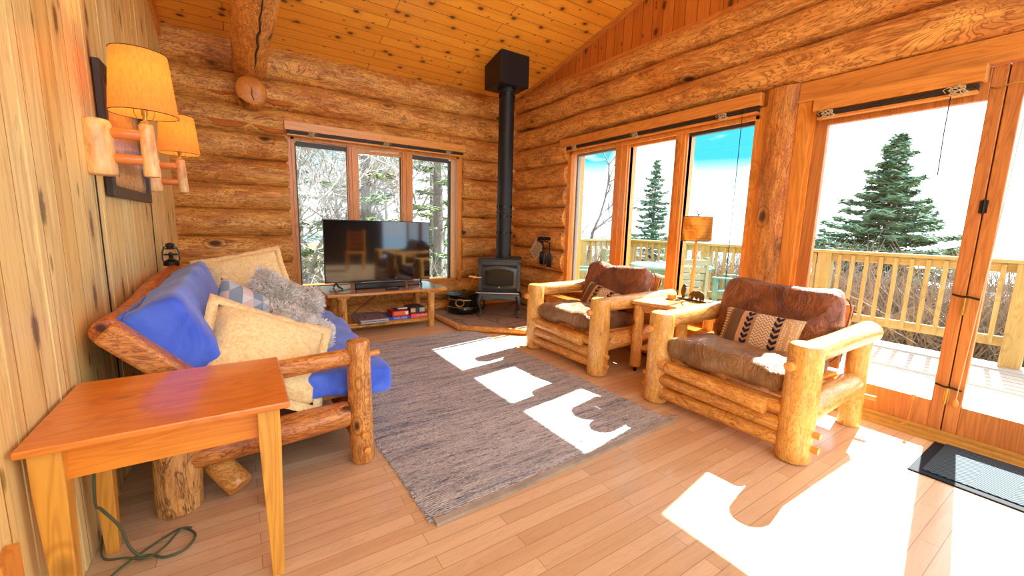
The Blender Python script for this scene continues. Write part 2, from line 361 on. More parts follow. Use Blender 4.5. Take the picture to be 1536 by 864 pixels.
def shade_mat(name, col, emis, weave=True):
    g = G(name); co = g.obj(); n = g.noise(g.map(co, (1, 1, .25)), 150, 2)
    c = g.mix(g.rng(n, .35, .7, 0, .45), col, tuple(int(q*.78) for q in col))
    d = g.n('ShaderNodeBsdfDiffuse'); g.put(d.inputs[0], c); t = g.n('ShaderNodeBsdfTranslucent'); g.put(t.inputs[0], c)
    m_ = g.n('ShaderNodeMixShader'); m_.inputs[0].default_value = .5; g.t.links.new(d.outputs[0], m_.inputs[1]); g.t.links.new(t.outputs[0], m_.inputs[2])
    e = g.n('ShaderNodeEmission'); g.put(e.inputs[0], c); e.inputs[1].default_value = emis
    a = g.n('ShaderNodeAddShader'); g.t.links.new(m_.outputs[0], a.inputs[0]); g.t.links.new(e.outputs[0], a.inputs[1])
    g.t.links.new(a.outputs[0], g.outn.inputs[0]); return g.m
M['shade'] = shade_mat('lit_linen_shade', (234, 170, 82), .10)

def bear_shade():
    g = G('rustic_twig_shade'); co = g.obj(); x, y, z = g.sep(co)
    gr = g.math('MAXIMUM', g.rng(g.math('PINGPONG', g.math('MULTIPLY', z, 40), .5), 0, .12, 1, 0),
                g.rng(g.math('PINGPONG', g.math('MULTIPLY', g.math('ARCTAN2', y, x), 7), .5), 0, .1, 1, 0))
    n = g.noise(co, 22, 3, .6, 2); br = g.rng(g.math('PINGPONG', g.math('MULTIPLY', n, 3), .5), 0, .045, 1, 0)
    c = g.mix(g.rng(g.noise(co, 9, 3), .35, .7), (190, 132, 60), (226, 176, 96))
    c = g.mix(g.math('MULTIPLY', gr, .45), c, (110, 64, 24)); c = g.mix(g.math('MULTIPLY', br, .8), c, (244, 214, 150))
    d = g.n('ShaderNodeBsdfDiffuse'); g.put(d.inputs[0], c); t = g.n('ShaderNodeBsdfTranslucent'); g.put(t.inputs[0], c)
    m_ = g.n('ShaderNodeMixShader'); m_.inputs[0].default_value = .5; g.t.links.new(d.outputs[0], m_.inputs[1]); g.t.links.new(t.outputs[0], m_.inputs[2])
    g.t.links.new(m_.outputs[0], g.outn.inputs[0]); return g.m
M['twig_shade'] = bear_shade()

def landscape():
    g = G('framed_landscape_print'); co = g.obj(); x, y, z = g.sep(co)
    n = g.noise(g.map(co, (1, 1.4, 1)), 9, 5, .6, 1.8); zz = g.math('ADD', g.rng(z, -.30, .30), g.math('MULTIPLY', g.math('SUBTRACT', n, .5), .28))
    c = g.ramp(zz, [(.0, (120, 84, 36)), (.18, (214, 180, 128)), (.30, (52, 44, 30)), (.38, (206, 206, 216)), (.50, (110, 140, 180)), (.58, (36, 54, 34)), (.70, (206, 186, 90)), (.84, (70, 110, 110)), (1, (40, 60, 74))])
    c = g.mix(g.rng(g.noise(co, 30, 4), .55, .7, 0, .6), c, (44, 34, 24))
    return g.out(c, .25, coat=.5)
M['print'] = landscape()

def tile_mat():
    g = G('pale_tile_inset'); co = g.obj(); x, y, z = g.sep(co)
    c, f = g.brick(g.comb(x, y), .15, .15, (230, 200, 120), (214, 180, 98), (90, 66, 34), .004, 0)
    return g.out(c, .25, coat=.4)
M['tile'] = tile_mat()
def foliage(name, a, b):
    g = G(name); n = g.noise(g.obj(), 3, 3); c = g.mix(g.rng(n, .35, .65), a, b); return g.out(c, .7, spec=.2)
M['needles'] = foliage('spruce_needles', (74, 108, 84), (132, 164, 130))
M['needles_pale'] = foliage('pale_spruce_needles', (76, 98, 58), (132, 152, 96))
def ground_mat():
    g = G('straw_ground'); co = g.obj(); n = g.noise(co, 1.5, 6, .7); n2 = g.noise(co, 14, 4, .7)
    c = g.ramp(n, [(.35, (84, 80, 50)), (.5, (122, 108, 74)), (.65, (150, 136, 100))]); c = g.mix(g.rng(n2, .45, .7, 0, .5), c, (70, 62, 44))
    return g.out(c, .95, spec=.1)
M['ground'] = ground_mat()
def sea_mat():
    g = G('lake_water'); n = g.noise(g.obj(), .6, 4); return g.out((120, 170, 196), .25, g.bump(n, .4, .3))
M['sea'] = sea_mat()

# ================================================================== mesh helper
class MB:
    def __init__(s): s.v = []; s.f = []; s.mi = []; s.cur = 0
    def add(s, vs, fs):
        o = len(s.v); s.v += [tuple(p) for p in vs]; s.f += [tuple(i+o for i in f) for f in fs]; s.mi += [s.cur]*len(fs)
        return s
    def box(s, a, b, mx=None):
        x0, y0, z0 = a; x1, y1, z1 = b
        vs = [Vector(p) for p in ((x0,y0,z0),(x1,y0,z0),(x1,y1,z0),(x0,y1,z0),(x0,y0,z1),(x1,y0,z1),(x1,y1,z1),(x0,y1,z1))]
        if mx is not None: vs = [mx @ p for p in vs]
        return s.add(vs, [(0,3,2,1),(4,5,6,7),(0,1,5,4),(1,2,6,5),(2,3,7,6),(3,0,4,7)])
    def prism(s, poly, z0, z1, mx=None):
        n = len(poly); vs = [Vector((x, y, z0)) for x, y in poly]+[Vector((x, y, z1)) for x, y in poly]
        if mx is not None: vs = [mx @ p for p in vs]
        return s.add(vs, [tuple(range(n-1, -1, -1)), tuple(range(n, 2*n))]+[(i, (i+1) % n, n+(i+1) % n, n+i) for i in range(n)])
    def tube(s, pts, rad, seg=10, caps=True, squash=None):
        pts = [Vector(p) for p in pts]
        if not isinstance(rad, (list, tuple)): rad = [rad]*len(pts)
        vs = []; ref = None
        for i, p in enumerate(pts):
            d = (pts[min(i+1, len(pts)-1)]-pts[max(i-1, 0)]).normalized()
            if ref is None: ref = Vector((0, 0, 1)) if abs(d.z) < .9 else Vector((1, 0, 0))
            a = (ref-d*ref.dot(d)).normalized(); ref = a; b = d.cross(a)
            for k in range(seg):
                t = 2*pi*k/seg; vs.append(p+(a*cos(t)+b*sin(t))*rad[i])
        n = len(pts); fs = []
        for i in range(n-1):
            for k in range(seg):
                fs.append((i*seg+k, i*seg+(k+1) % seg, (i+1)*seg+(k+1) % seg, (i+1)*seg+k))
        if caps: fs.append(tuple(range(seg-1, -1, -1))); fs.append(tuple((n-1)*seg+k for k in range(seg)))
        return s.add(vs, fs)
    def log(s, p0, p1, r0, r1=None, seg=22, wob=.05, rnd=.22, bow=0.0, seed=0, n=None):
        """an irregular peeled log with eased ends"""
        p0 = Vector(p0); p1 = Vector(p1); r1 = r0 if r1 is None else r1; L = (p1-p0).length; d = (p1-p0)/L
        n = n or max(6, int(L/.07)); n = min(n, 60)
        ts = [0, rnd*.25*r0/L, rnd*r0/L]+[rnd*r0/L+(1-2*rnd*r0/L)*i/n for i in range(1, n)]+[1-rnd*r0/L, 1-rnd*.25*r0/L, 1]
        es = [1-rnd, 1-rnd*.35, 1]+[1]*(n-1)+[1, 1-rnd*.35, 1-rnd]
        ref = Vector((0, 0, 1)) if abs(d.z) < .9 else Vector((1, 0, 0)); a = (ref-d*ref.dot(d)).normalized(); b = d.cross(a)
        vs = []
        for t, e in zip(ts, es):
            c = p0+d*(L*t)+Vector((noise.noise((t*L*1.2, seed, 3)), noise.noise((seed, t*L*1.2, 7)), noise.noise((3, seed, t*L*1.2))))*bow
            r = r0+(r1-r0)*t
            for k in range(seg):
                q = 2*pi*k/seg
                w = 1+wob*(noise.noise((cos(q)*1.3+seed*3.1, sin(q)*1.3, t*L*2.2))*1.3+noise.noise((cos(q)*3+seed, sin(q)*3, t*L*6))*.5)
                vs.append(c+(a*cos(q)+b*sin(q))*r*e*w)
        m = len(ts); fs = []
        for i in range(m-1):
            for k in range(seg): fs.append((i*seg+k, i*seg+(k+1) % seg, (i+1)*seg+(k+1) % seg, (i+1)*seg+k))
        fs.append(tuple(range(seg-1, -1, -1))); fs.append(tuple((m-1)*seg+k for k in range(seg)))
        return s.add(vs, fs)
    def lathe(s, prof, c=(0, 0, 0), seg=28, mx=None, cap=True):
        vs = []
        for r, z in prof:
            for k in range(seg):
                q = 2*pi*k/seg; p = Vector((r*cos(q), r*sin(q), z))
                if mx is not None: p = mx @ p
                vs.append(p+Vector(c))
        n = len(prof); fs = []
        for i in range(n-1):
            for k in range(seg): fs.append((i*seg+k, i*seg+(k+1) % seg, (i+1)*seg+(k+1) % seg, (i+1)*seg+k))
        if cap: fs.append(tuple(range(seg-1, -1, -1))); fs.append(tuple((n-1)*seg+k for k in range(seg)))
        return s.add(vs, fs)
    def mesh(s, name, mats, smooth=True, ang=.7):
        me = bpy.data.meshes.new(name); me.from_pydata(s.v, [], s.f); me.validate()
        mats = mats if isinstance(mats, (list, tuple)) else [mats]
        for m in mats: me.materials.append(M[m] if isinstance(m, str) else m)
        if len(mats) > 1 and len(me.polygons) == len(s.mi): me.polygons.foreach_set('material_index', s.mi)
        if smooth:
            me.polygons.foreach_set('use_smooth', [True]*len(me.polygons))
            me.set_sharp_from_angle(angle=ang)
        me.update(); return me
    def obj(s, name, mats, parent=None, smooth=True, bevel=0, ang=.7, **k):
        o = bpy.data.objects.new(name, s.mesh(name, mats, smooth, ang)); COL.objects.link(o)
        if parent is not None: o.parent = parent
        if bevel:
            b = o.modifiers.new('bevel', 'BEVEL'); b.width = bevel; b.segments = 2; b.limit_method = 'ANGLE'
        for a, v in k.items(): o[a] = v
        return o

def empty(name, loc=(0, 0, 0), rz=0, label=None, cat=None, group=None, kind=None):
    o = bpy.data.objects.new(name, None); COL.objects.link(o); o.location = loc; o.rotation_euler = (0, 0, rz)
    o.empty_display_size = .1
    return tag(o, label, cat, group, kind)
def tag(o, label=None, cat=None, group=None, kind=None):
    for a, v in (('label', label), ('category', cat), ('group', group), ('kind', kind)):
        if v: o[a] = v
    return o
def dup(root, **kw):
    r = root.copy(); COL.objects.link(r)
    for ch in list(root.children):
        c = ch.copy(); COL.objects.link(c); c.parent = r
        for g_ in ch.children:
            d = g_.copy(); COL.objects.link(d); d.parent = c
    for a, v in kw.items(): r[a] = v
    return r
def kid(parent, name, mats, fn, **k):
    b = MB(); fn(b); return b.obj(name, mats, parent, **k)

# ================================================================== the room
XL, XR, YB = -.5, 3.45, 5.25
SL = .22
def ceil_z(y): return 2.965+SL*(5.2-y)

b = MB(); b.box((XL-.2, -2.6, -.12), (3.62, 5.5, 0)); b.obj('floor', 'floor', kind='structure', smooth=False)
b = MB()
y0, y1 = -1.6, 5.5
b.add([(XL-.2, y0, ceil_z(y0)), (3.9, y0, ceil_z(y0)), (3.9, y1, ceil_z(y1)), (XL-.2, y1, ceil_z(y1)),
       (XL-.2, y0, ceil_z(y0)+.12), (3.9, y0, ceil_z(y0)+.12), (3.9, y1, ceil_z(y1)+.12), (XL-.2, y1, ceil_z(y1)+.12)],
      [(0,3,2,1),(4,5,6,7),(0,1,5,4),(1,2,6,5),(2,3,7,6),(3,0,4,7)])
b.obj('ceiling', 'ceiling', kind='structure', smooth=False)

# left wall of upright pale planks, gently uneven faces
b = MB(); yy = -1.6; i = 0
while yy < 5.4:
    w = .155; dx = random.uniform(-.0025, .001)
    za, zb = ceil_z(yy), ceil_z(yy+w)
    b.add([(XL-.12, yy, 0), (XL+dx, yy+.0012, 0), (XL+dx, yy+w-.0012, 0), (XL-.12, yy+w, 0), (XL-.12, yy, za), (XL+dx, yy+.0012, za), (XL+dx, yy+w-.0012, zb), (XL-.12, yy+w, zb)],
          [(0,3,2,1),(4,5,6,7),(0,1,5,4),(1,2,6,5),(2,3,7,6),(3,0,4,7)])
    yy += w
b.obj('wall_left', 'plank_left', kind='structure', smooth=False)
b = MB(); b.add([(XL, -1.6, ceil_z(-1.6)-.16), (XL+.025, -1.6, ceil_z(-1.6)-.16), (XL+.025, 5.2, ceil_z(5.2)-.16), (XL, 5.2, ceil_z(5.2)-.16),
       (XL, -1.6, ceil_z(-1.6)), (XL+.025, -1.6, ceil_z(-1.6)), (XL+.025, 5.2, ceil_z(5.2)), (XL, 5.2, ceil_z(5.2))],
      [(0,3,2,1),(4,5,6,7),(0,1,5,4),(1,2,6,5),(2,3,7,6),(3,0,4,7)])
b.obj('trim_1', 'casing_h', kind='structure', smooth=False)
b = MB(); b.box((XL, 1.27, 0), (XL+.022, 1.36, .43)); b.obj('trim_2', 'casing', kind='structure', smooth=False)

LR = .168
# back wall (behind the television) of stacked logs
b = MB(); xs0, xs1 = .50, 2.60
lv = [-.1, .18, .44, .737, 1.02, 1.30, 1.55, 1.82, 2.08, 2.36, 2.65, 3.0]
for i in range(len(lv)-1):
    z0, z1 = lv[i], lv[i+1]; zc = (z0+z1)/2; r = (z1-z0)/2+.005; yc = YB-.095+r
    if zc < .4 or zc > 2.1: b.log((XL-.1, yc, zc), (3.75, yc, zc), r, wob=.05, rnd=.05, seed=i, bow=.012, seg=28)
    else:
        b.log((XL-.1, yc, zc), (xs0, yc, zc), r, wob=.05, rnd=.03, seed=i, seg=28); b.log((xs1, yc, zc), (3.75, yc, zc), r*.98, wob=.05, rnd=.03, seed=i+.5, seg=28)
for a_, c_ in (((XL-.1, YB+.07, -.1), (xs0, YB+.11, 2.98)), ((xs1, YB+.07, -.1), (3.70, YB+.11, 2.98)), ((xs0, YB+.07, -.1), (xs1, YB+.11, .36)), ((xs0, YB+.07, 2.16), (xs1, YB+.11, 2.98))): b.box(a_, c_)  # added slabs, unseen behind the logs, block sky light leaking between them
b.obj('wall_back', 'log_x', kind='structure')
# window wall of stacked logs with planked gable above
b = MB(); lv = [-.22, .05, .33, .62, .90, 1.19, 1.44, 1.71, 1.98, 2.255, 2.52, 2.77, 2.96]
for i in range(len(lv)-1):
    z0, z1 = lv[i], lv[i+1]; zc = (z0+z1)/2; r = (z1-z0)/2+.007; xc = XR-.09+r
    if zc > 2.25: b.log((xc, -2.6, zc), (xc, 5.6, zc), r, r*.97, wob=.045, rnd=.05, seed=i+20, bow=.015, seg=28)
    elif zc < .4 and zc > .1: b.log((xc, 1.66, zc), (xc, 5.6, zc), r, wob=.05, rnd=.03, seed=i+20, seg=28)
    elif zc > .1: b.log((xc, 3.99, zc), (xc, 5.6, zc), r, wob=.05, rnd=.03, seed=i+20, seg=28)
    else: b.log((xc, 1.66, zc), (xc, 5.6, zc), r, wob=.03, rnd=.03, seed=i+20, seg=20)
for a_, c_ in (((XR+.07, -2.6, 2.20), (XR+.11, 5.4, 2.95)), ((XR+.07, 4.0, -.1), (XR+.11, 5.4, 2.20)), ((XR+.07, 1.68, -.1), (XR+.11, 4.0, .40))): b.box(a_, c_)  # same added backing slabs here, stopping light through the gaps
b.cur = 1
b.add([(XR, -2.6, 2.9), (XR, 5.4, 2.9), (XR, 5.4, ceil_z(5.4)), (XR, -2.6, ceil_z(-2.6)), (XR+.2, -2.6, 2.9), (XR+.2, 5.4, 2.9), (XR+.2, 5.4, ceil_z(5.4)), (XR+.2, -2.6, ceil_z(-2.6))],
      [(0,1,2,3),(7,6,5,4),(0,4,5,1),(1,5,6,2),(2,6,7,3),(3,7,4,0)])
b.obj('wall_right', ['log_y', 'plank_gable'], kind='structure')
b = MB(); b.box((XR-.03, -1.6, 2.945), (XR+.01, 5.15, 2.975)); b.box((XR-.018, -1.6, 2.975), (XR+.01, 5.13, 2.995)); b.obj('trim_3', 'casing_h', kind='structure', smooth=False)
b = MB()
for (ya, yb_) in ((-1.6, 5.05),):
    b.add([(XR-.03, ya, ceil_z(ya)-.05), (XR+.01, ya, ceil_z(ya)-.05), (XR+.01, yb_, ceil_z(yb_)-.05), (XR-.03, yb_, ceil_z(yb_)-.05),
       (XR-.03, ya, ceil_z(ya)), (XR+.01, ya, ceil_z(ya)), (XR+.01, yb_, ceil_z(yb_)), (XR-.03, yb_, ceil_z(yb_))], [(0,3,2,1),(4,5,6,7),(0,1,5,4),(1,2,6,5),(2,3,7,6),(3,0,4,7)])
b.obj('trim_4', 'casing_h', kind='structure', smooth=False)

b = MB(); b.box((1.05, -2.5, 0), (3.45, -2.38, 1.55)); b.obj('added_reflection_wall', 'dark_wall', kind='structure', smooth=False)  # added dark partition behind the camera, keeps bright sky out of the screen reflection
# flattened upright log between window and doors
b = MB(); poly = []
for k in range(15):
    t = k/14; y = 1.492+.206*t; poly.append((XR-.045-.03*sin(pi*t), y))
poly += [(XR+.2, 1.698), (XR+.2, 1.492)]
b.prism(poly, 0, 2.255); b.obj('trim_5', 'log_z', kind='structure')

# purlin log and its corbel
b = MB(); b.log((.19, -1.55, 2.705), (.19, 5.3, 2.705), .150, .148, wob=.035, rnd=.1, seed=44, bow=.01, seg=30, n=60)
o = b.obj('roof_purlin', 'log_y'); tag(o, 'thick peeled log beam running overhead to the log wall above the television', 'beam')
# long drying check along the underside of the beam
b = MB(); pts = []
for k in range(16):
    t = k/15; pts.append((.215+.005*sin(k*1.7)+.003*sin(k*4.1), 3.2+1.65*t, 2.560-.001))
b.tube(pts, [.003+.007*sin(pi*i/15) for i in range(16)], 6); b.obj('drying_crack', 'cord_black', o)
wb = bpy.data.objects['wall_back']
for nx_, nz_, w_, sgn in ((.43, 2.50, .20, 1), (.40, 2.215, .24, 1), (-.06, 2.52, .20, 1), (-.02, 2.22, .20, 1)):
    kid(wb, 'notch_cut', 'log_notch', lambda b: b.prism([(nx_+w_*cos(pi+pi*k/14), .115*sin(pi+pi*k/14)) for k in range(15)], -.0, .05, Matrix.Translation((0, 5.17, nz_)) @ Matrix.Rotation(pi/2, 4, 'X') @ Matrix.Translation((0, 0, -.05))), smooth=False)
o = empty('corbel_log', (.185, 4.93, 2.43), label='short round log stub carrying the overhead beam at the back wall', cat='log')
kid(o, 'log_body', 'log_y', lambda b: b.log((0, 0, 0), (0, .38, 0), .132, .136, wob=.03, rnd=.08, seed=3, seg=30))
def face(b):
    pr = [(0.001, -.012), (.05, -.012), (.112, -.010), (.122, -.002), (.122, .01)]
    b.lathe([(r, z) for r, z in pr], mx=Matrix.Rotation(-pi/2, 4, 'X'), seg=30)
kid(o, 'cut_face', 'log_end', face, label='sawn orange end face')
kid(o, 'face_crack', 'cord_black', lambda b: b.tube([(.0, -.012, .03), (.008, -.013, -.01), (.004, -.013, -.05), (.02, -.012, -.09)], [.0015, .004, .004, .005], 6))

# ------------------------------------------------------------------ windows
def window_unit(name, axis, u0, u1, z0, z1, panes, gz0, gz1, base, depth_dir):
    """axis 'y': wall plane x=base; axis 'x': wall plane y=base. u is the run of the wall. panes: (u0,u1,sash_material)"""
    root = empty(name, kind='structure')
    def bx(b, ua, ub, za, zb, d0, d1):
        lo, hi = base+min(d0, d1), base+max(d0, d1)
        if axis == 'y': b.box((lo, ua, za), (hi, ub, zb))
        else: b.box((ua, lo, za), (ub, hi, zb))
    def casing(b):
        c = .075
        bx(b, u0, u0+c, z0, z1, -.02, .02); bx(b, u1-c, u1, z0, z1, -.02, .02)
        bx(b, u0+c, u1-c, z1-c, z1, -.021, .02); bx(b, u0+c, u1-c, z0, z0+c, -.021, .02)
        bx(b, u0+.055, u0+c+.012, z0+.055, z1-.055, -.028, .0); bx(b, u1-c-.012, u1-.055, z0+.055, z1-.055, -.028, .0)
        bx(b, u0+.055, u1-.055, z1-c-.012, z1-.055, -.028, .0); bx(b, u0+.055, u1-.055, z0+.055, z0+c+.012, -.028, .0)
    kid(root, 'casing', 'casing' , casing, smooth=False, bevel=.003)
    def frame(b):
        bx(b, u0-.01, u0+.075, z0-.02, z1, .02, .2); bx(b, u1-.075, u1+.01, z0-.02, z1, .02, .2)
        bx(b, u0-.02, u1+.02, z1-.075, z1+.16, .012, .2); bx(b, u0, u1, z0-.03, z0+.075, .02, .2)
        for i in range(len(panes)-1):
            a, c = sorted((panes[i], panes[i+1]), key=lambda q: q[0]); a1, c0 = a[1], c[0]
            m_ = (a1+c0)/2; h_ = (c0-a1)/2-.012
            bx(b, m_-h_, m_+h_, z0+.07, z1-.07, -.012, .14)
            bx(b, m_-h_-.012, m_-.004, z0+.07, z1-.07, .01, .10); bx(b, m_+.004, m_+h_+.012, z0+.07, z1-.07, .01, .10)
            bx(b, m_-.018, m_+.018, z0+.07, z1-.07, -.022, .0)
    kid(root, 'frame', 'casing', frame, smooth=False, bevel=.003)
    for a, c, mt in panes:
        def sash(b, a=a, c=c):
            t = .03 if mt != 'casing' else .022
            bx(b, a-t, a, gz0-t, gz1+t, .025, .07); bx(b, c, c+t, gz0-t, gz1+t, .025, .07)
            bx(b, a, c, gz1, gz1+t*1.6, .025, .07); bx(b, a, c, gz0-t, gz0, .025, .07)
        sh = kid(root, 'sash', mt, sash, smooth=False, bevel=.002)
        kid(sh, 'glass', 'glass', lambda b, a=a, c=c: bx(b, a-.005, c+.005, gz0-.005, gz1+.005, .046, .050), smooth=False)
    return root
w = window_unit('window_1', 'y', 1.70, 4.01, .41, 2.15, [(3.25, 3.86, 'vinyl_grey'), (2.515, 3.065, 'casing'), (1.80, 2.39, 'vinyl_dark')], .51, 2.04, XR, 1)
for yy, zz in ((2.455, 1.77), (2.455, .82), (2.455, .64)):
    kid(w, 'sash_lock', 'black_metal', lambda b: b.box((XR-.005, yy-.02, zz-.03), (XR+.03, yy+.012, zz+.03)), smooth=False, bevel=.003)
w = window_unit('window_2', 'x', .48, 2.60, .365, 2.15, [(.586, 1.119, 'vinyl_dark'), (1.245, 1.765, 'casing'), (1.913, 2.425, 'vinyl_dark')], .44, 2.01, YB, 1)
for xx, zz in ((1.145, 1.55), (1.885, 1.52)):
    kid(w, 'sash_lock', 'black_metal', lambda b: b.box((xx-.012, YB-.005, zz-.03), (xx+.012, YB+.03, zz+.03)), smooth=False, bevel=.003)

def blind(axis, u0, u1, z0, z1, base, label, cords=2, pull=None):
    o = empty('window_blind', label=label, cat='blind')
    def bx(b, ua, ub, za, zb, d0, d1):
        if axis == 'y': b.box((base+d0, ua, za), (base+d1, ub, zb))
        else: b.box((ua, base+d0, za), (ub, base+d1, zb))
    kid(o, 'valance', 'casing_h' if axis == 'y' else 'casing_x', lambda b: (bx(b, u0, u1, z0, z1, -.085, -.068), bx(b, u0, u0+.015, z0, z1, -.068, -.021), bx(b, u1-.015, u1, z0, z1, -.068, -.021)), smooth=False, bevel=.003)
    kid(o, 'head_rail', 'vinyl_dark', lambda b: bx(b, u0+.02, u1-.02, z0+.012, z1-.01, -.066, -.024), smooth=False)
    def slats(b):
        for k in range(4): bx(b, u0+.025, u1-.025, z0-.016-.008*k+.006, z0-.012-.008*k+.006, -.07, -.022)
    kid(o, 'raised_slats', 'vinyl_dark', slats, smooth=False)
    kid(o, 'bottom_rail', 'casing_h' if axis == 'y' else 'casing_x', lambda b: bx(b, u0+.025, u1-.025, z0-.054, z0-.038, -.072, -.022), smooth=False, bevel=.003)
    for q in range(cords):
        uc = u0+(u1-u0)*(.12+.76*q/max(1, cords-1))
        def knot(b):
            pts = []
            for j in range(70):
                t = 2*pi*j/14; k = j/14; uu = uc+.048*cos(t)*(1-.16*k)+.02*sin(3*t*.9+k); zz = z0-.035+.024*sin(t+k)+.008*sin(2*t)
                pts.append((base-.09-.002*k, uu, zz) if axis == 'y' else (uu, base-.09-.002*k, zz))
            b.tube(pts, .0018, 4)
        kid(o, 'cord_knot', 'cord_cream', knot)
    if pull:
        uc, zb = pull
        kid(o, 'pull_cord', 'cord_black', lambda b: b.tube([(base-.07, uc, z0), (base-.06, uc+.004, (z0+zb)/2), (base-.06, uc, zb)], .0028, 5))
    return o
blind('y', 1.736, 4.10, 2.155, 2.25, XR, 'long orange wooden blind raised above the triple window behind the armchairs', 3, (1.87, .72))
blind('x', .47, 2.60, 2.145, 2.235, YB-.045, 'orange wooden blind raised above the window behind the television', 3)
blind('y', .575, 1.375, 2.03, 2.115, XR, 'short raised wooden blind over the glass patio door', 2, (.70, 1.55))

# ------------------------------------------------------------------ patio doors
b = MB(); b.box((XR-.03, -1.2, 2.135), (XR+.02, 1.492, 2.255)); b.box((XR+.02, -1.6, 2.13), (XR+.2, 1.5, 2.30)); b.obj('trim_6', 'casing_h', kind='structure', smooth=False, bevel=.003)
b = MB(); b.box((XR-.04, -1.2, 2.118), (XR+.01, 1.495, 2.138)); b.obj('trim_7', 'casing_h', kind='structure', smooth=False)
b = MB(); b.box((XR-.03, 1.405, 0), (XR+.16, 1.492, 2.13)); b.box((XR+.05, 1.40, 0), (XR+.2, 1.72, 2.3)); b.box((XR-.01, 1.38, .04), (XR+.1, 1.41, 2.13)); b.obj('trim_8', 'casing', kind='structure', smooth=False, bevel=.003)
def door(name, ya, yb_, ga, gb):
    o = empty(name, kind='structure')
    def fr(b):
        b.box((XR, ya, .05), (XR+.045, gb if False else ga, 2.115)); b.box((XR, gb, .05), (XR+.045, yb_, 2.115))
        b.box((XR, ga, .05), (XR+.045, gb, .22)); b.box((XR, ga, 1.945), (XR+.045, gb, 2.115))
    kid(o, 'door_frame', 'door_wood', fr, smooth=False, bevel=.004)
    kid(o, 'glass', 'glass', lambda b: b.box((XR+.02, ga-.005, .215), (XR+.024, gb+.005, 1.95)), smooth=False)
    return o
d1 = door('door_1', .508, 1.38, .567, 1.302)
d2 = door('door_2', -.37, .503, -.31, .442)
kid(d1, 'meeting_strip', 'door_wood', lambda b: b.box((XR+.045, .47, .05), (XR+.06, .54, 2.115)), smooth=False)
for d_, zz in ((d1, 1.37), (d1, .86), (d1, .32)):
    if zz == 1.37: kid(d_, 'hinge', 'iron', lambda b: (b.tube([(XR-.006, .505, zz-.04), (XR-.006, .505, zz+.04)], .006, 8), b.box((XR-.004, .49, zz-.035), (XR, .522, zz+.035))))
    else:
        h = kid(d_, 'surface_bolt', 'brass', lambda b: (b.tube([(XR-.012, .507, zz-.10), (XR-.012, .507, zz)], .008, 10), b.box((XR-.008, .496, zz-.09), (XR, .518, zz-.005))))
        kid(h, 'thumb_bar', 'iron', lambda b: b.tube([(XR-.015, .56, zz+.012), (XR-.022, .52, zz+.004), (XR-.02, .49, zz+.006), (XR-.016, .45, zz-.002)], .006, 6))
o = kid(d1, 'hook_latch', 'brass', lambda b: b.tube([(XR-.02, .56, 2.0), (XR-.035, .53, 1.985), (XR-.03, .48, 2.005), (XR-.02, .44, 2.0)], .005, 6))
b = MB(); b.box((XR-.06, -1.2, 0), (XR+.2, 1.44, .03)); b.box((XR-.015, -1.2, .03), (XR+.2, 1.40, .052)); b.obj('trim_9', 'ochre_trim', kind='structure', smooth=False, bevel=.003)
b = MB(); b.box((XR-.1, 1.15, 0), (XR-.06, 1.49, .012)); b.obj('trim_10', 'casing_h', kind='structure', smooth=False)
b = MB(); b.box((XR-.1, -1.2, 0), (XR-.06, 1.15, .012)); b.obj('trim_11', 'ochre_trim', kind='structure', smooth=False)
o = empty('blind_cord', label='thin cream cord with a small wooden tassel hanging on the right patio door', cat='cord')
kid(o, 'cord', 'cord_cream', lambda b: b.tube([(XR-.03, .415, 2.05), (XR-.03, .43, 1.4), (XR-.03, .45, .7), (XR-.03, .463, .27)], .0022, 5))
kid(o, 'tassel', 'peg', lambda b: b.lathe([(.006, 0), (.012, .01), (.014, .035), (.007, .05), (.004, .055)], (XR-.03, .463, .215), 10))
b = MB(); b.tube([(XR-.03, .64, .215), (XR-.03, .642, .15), (XR-.032, .646, .05), (XR-.06, .67, .035)], .003, 6); b.lathe([(.009, 0), (.009, .03), (.006, .035)], (XR-.03, .64, .2), 8)
tag(b.obj('door_wand', 'peg'), 'short wooden wand hanging at the foot of the left patio door', 'wand')

# low ledge cabinet under the window
b = MB(); b.box((3.17, 1.78, .03), (3.32, 3.98, .34)); 
o = empty('heater_cover', label='low orange wooden heater cover running under the triple window', cat='heater cover')
b.obj('body', 'casing_h', o, smooth=False)
kid(o, 'top_board', 'bench_top', lambda b: b.box((3.15, 1.76, .34), (3.325, 4.0, .365)), smooth=False, bevel=.004)
for yy in (1.78, 2.33, 2.88, 3.43, 3.94):
    kid(o, 'stile', 'casing', lambda b: b.box((3.155, yy, 0), (3.17, yy+.05, .34)), smooth=False, bevel=.003)

# ------------------------------------------------------------------ hearth
o = empty('hearth', label='low flagstone hearth pad with a log edge under the black stove', cat='hearth')
poly = [(3.38, 5.17), (2.04, 5.17), (2.04, 4.12), (2.60, 3.62), (3.38, 3.62)]
kid(o, 'slab', 'stone', lambda b: b.prism(poly, .0, .055), smooth=False, bevel=.006)
for p, q in ((poly[1], poly[2]), (poly[2], poly[3]), (poly[3], poly[4])):
    kid(o, 'log_edging', 'chair_rail', lambda b: b.log((p[0], p[1], .034), (q[0], q[1], .034), .032, wob=.08, seed=p[0], seg=12))

# ------------------------------------------------------------------ wood stove
SA = math.atan2(-.302, .432)          # direction of stove front edge
o = empty('wood_stove', (2.655, 4.295, .058), SA, 'black cast wood stove on cabriole legs in the corner beside the window', 'stove')
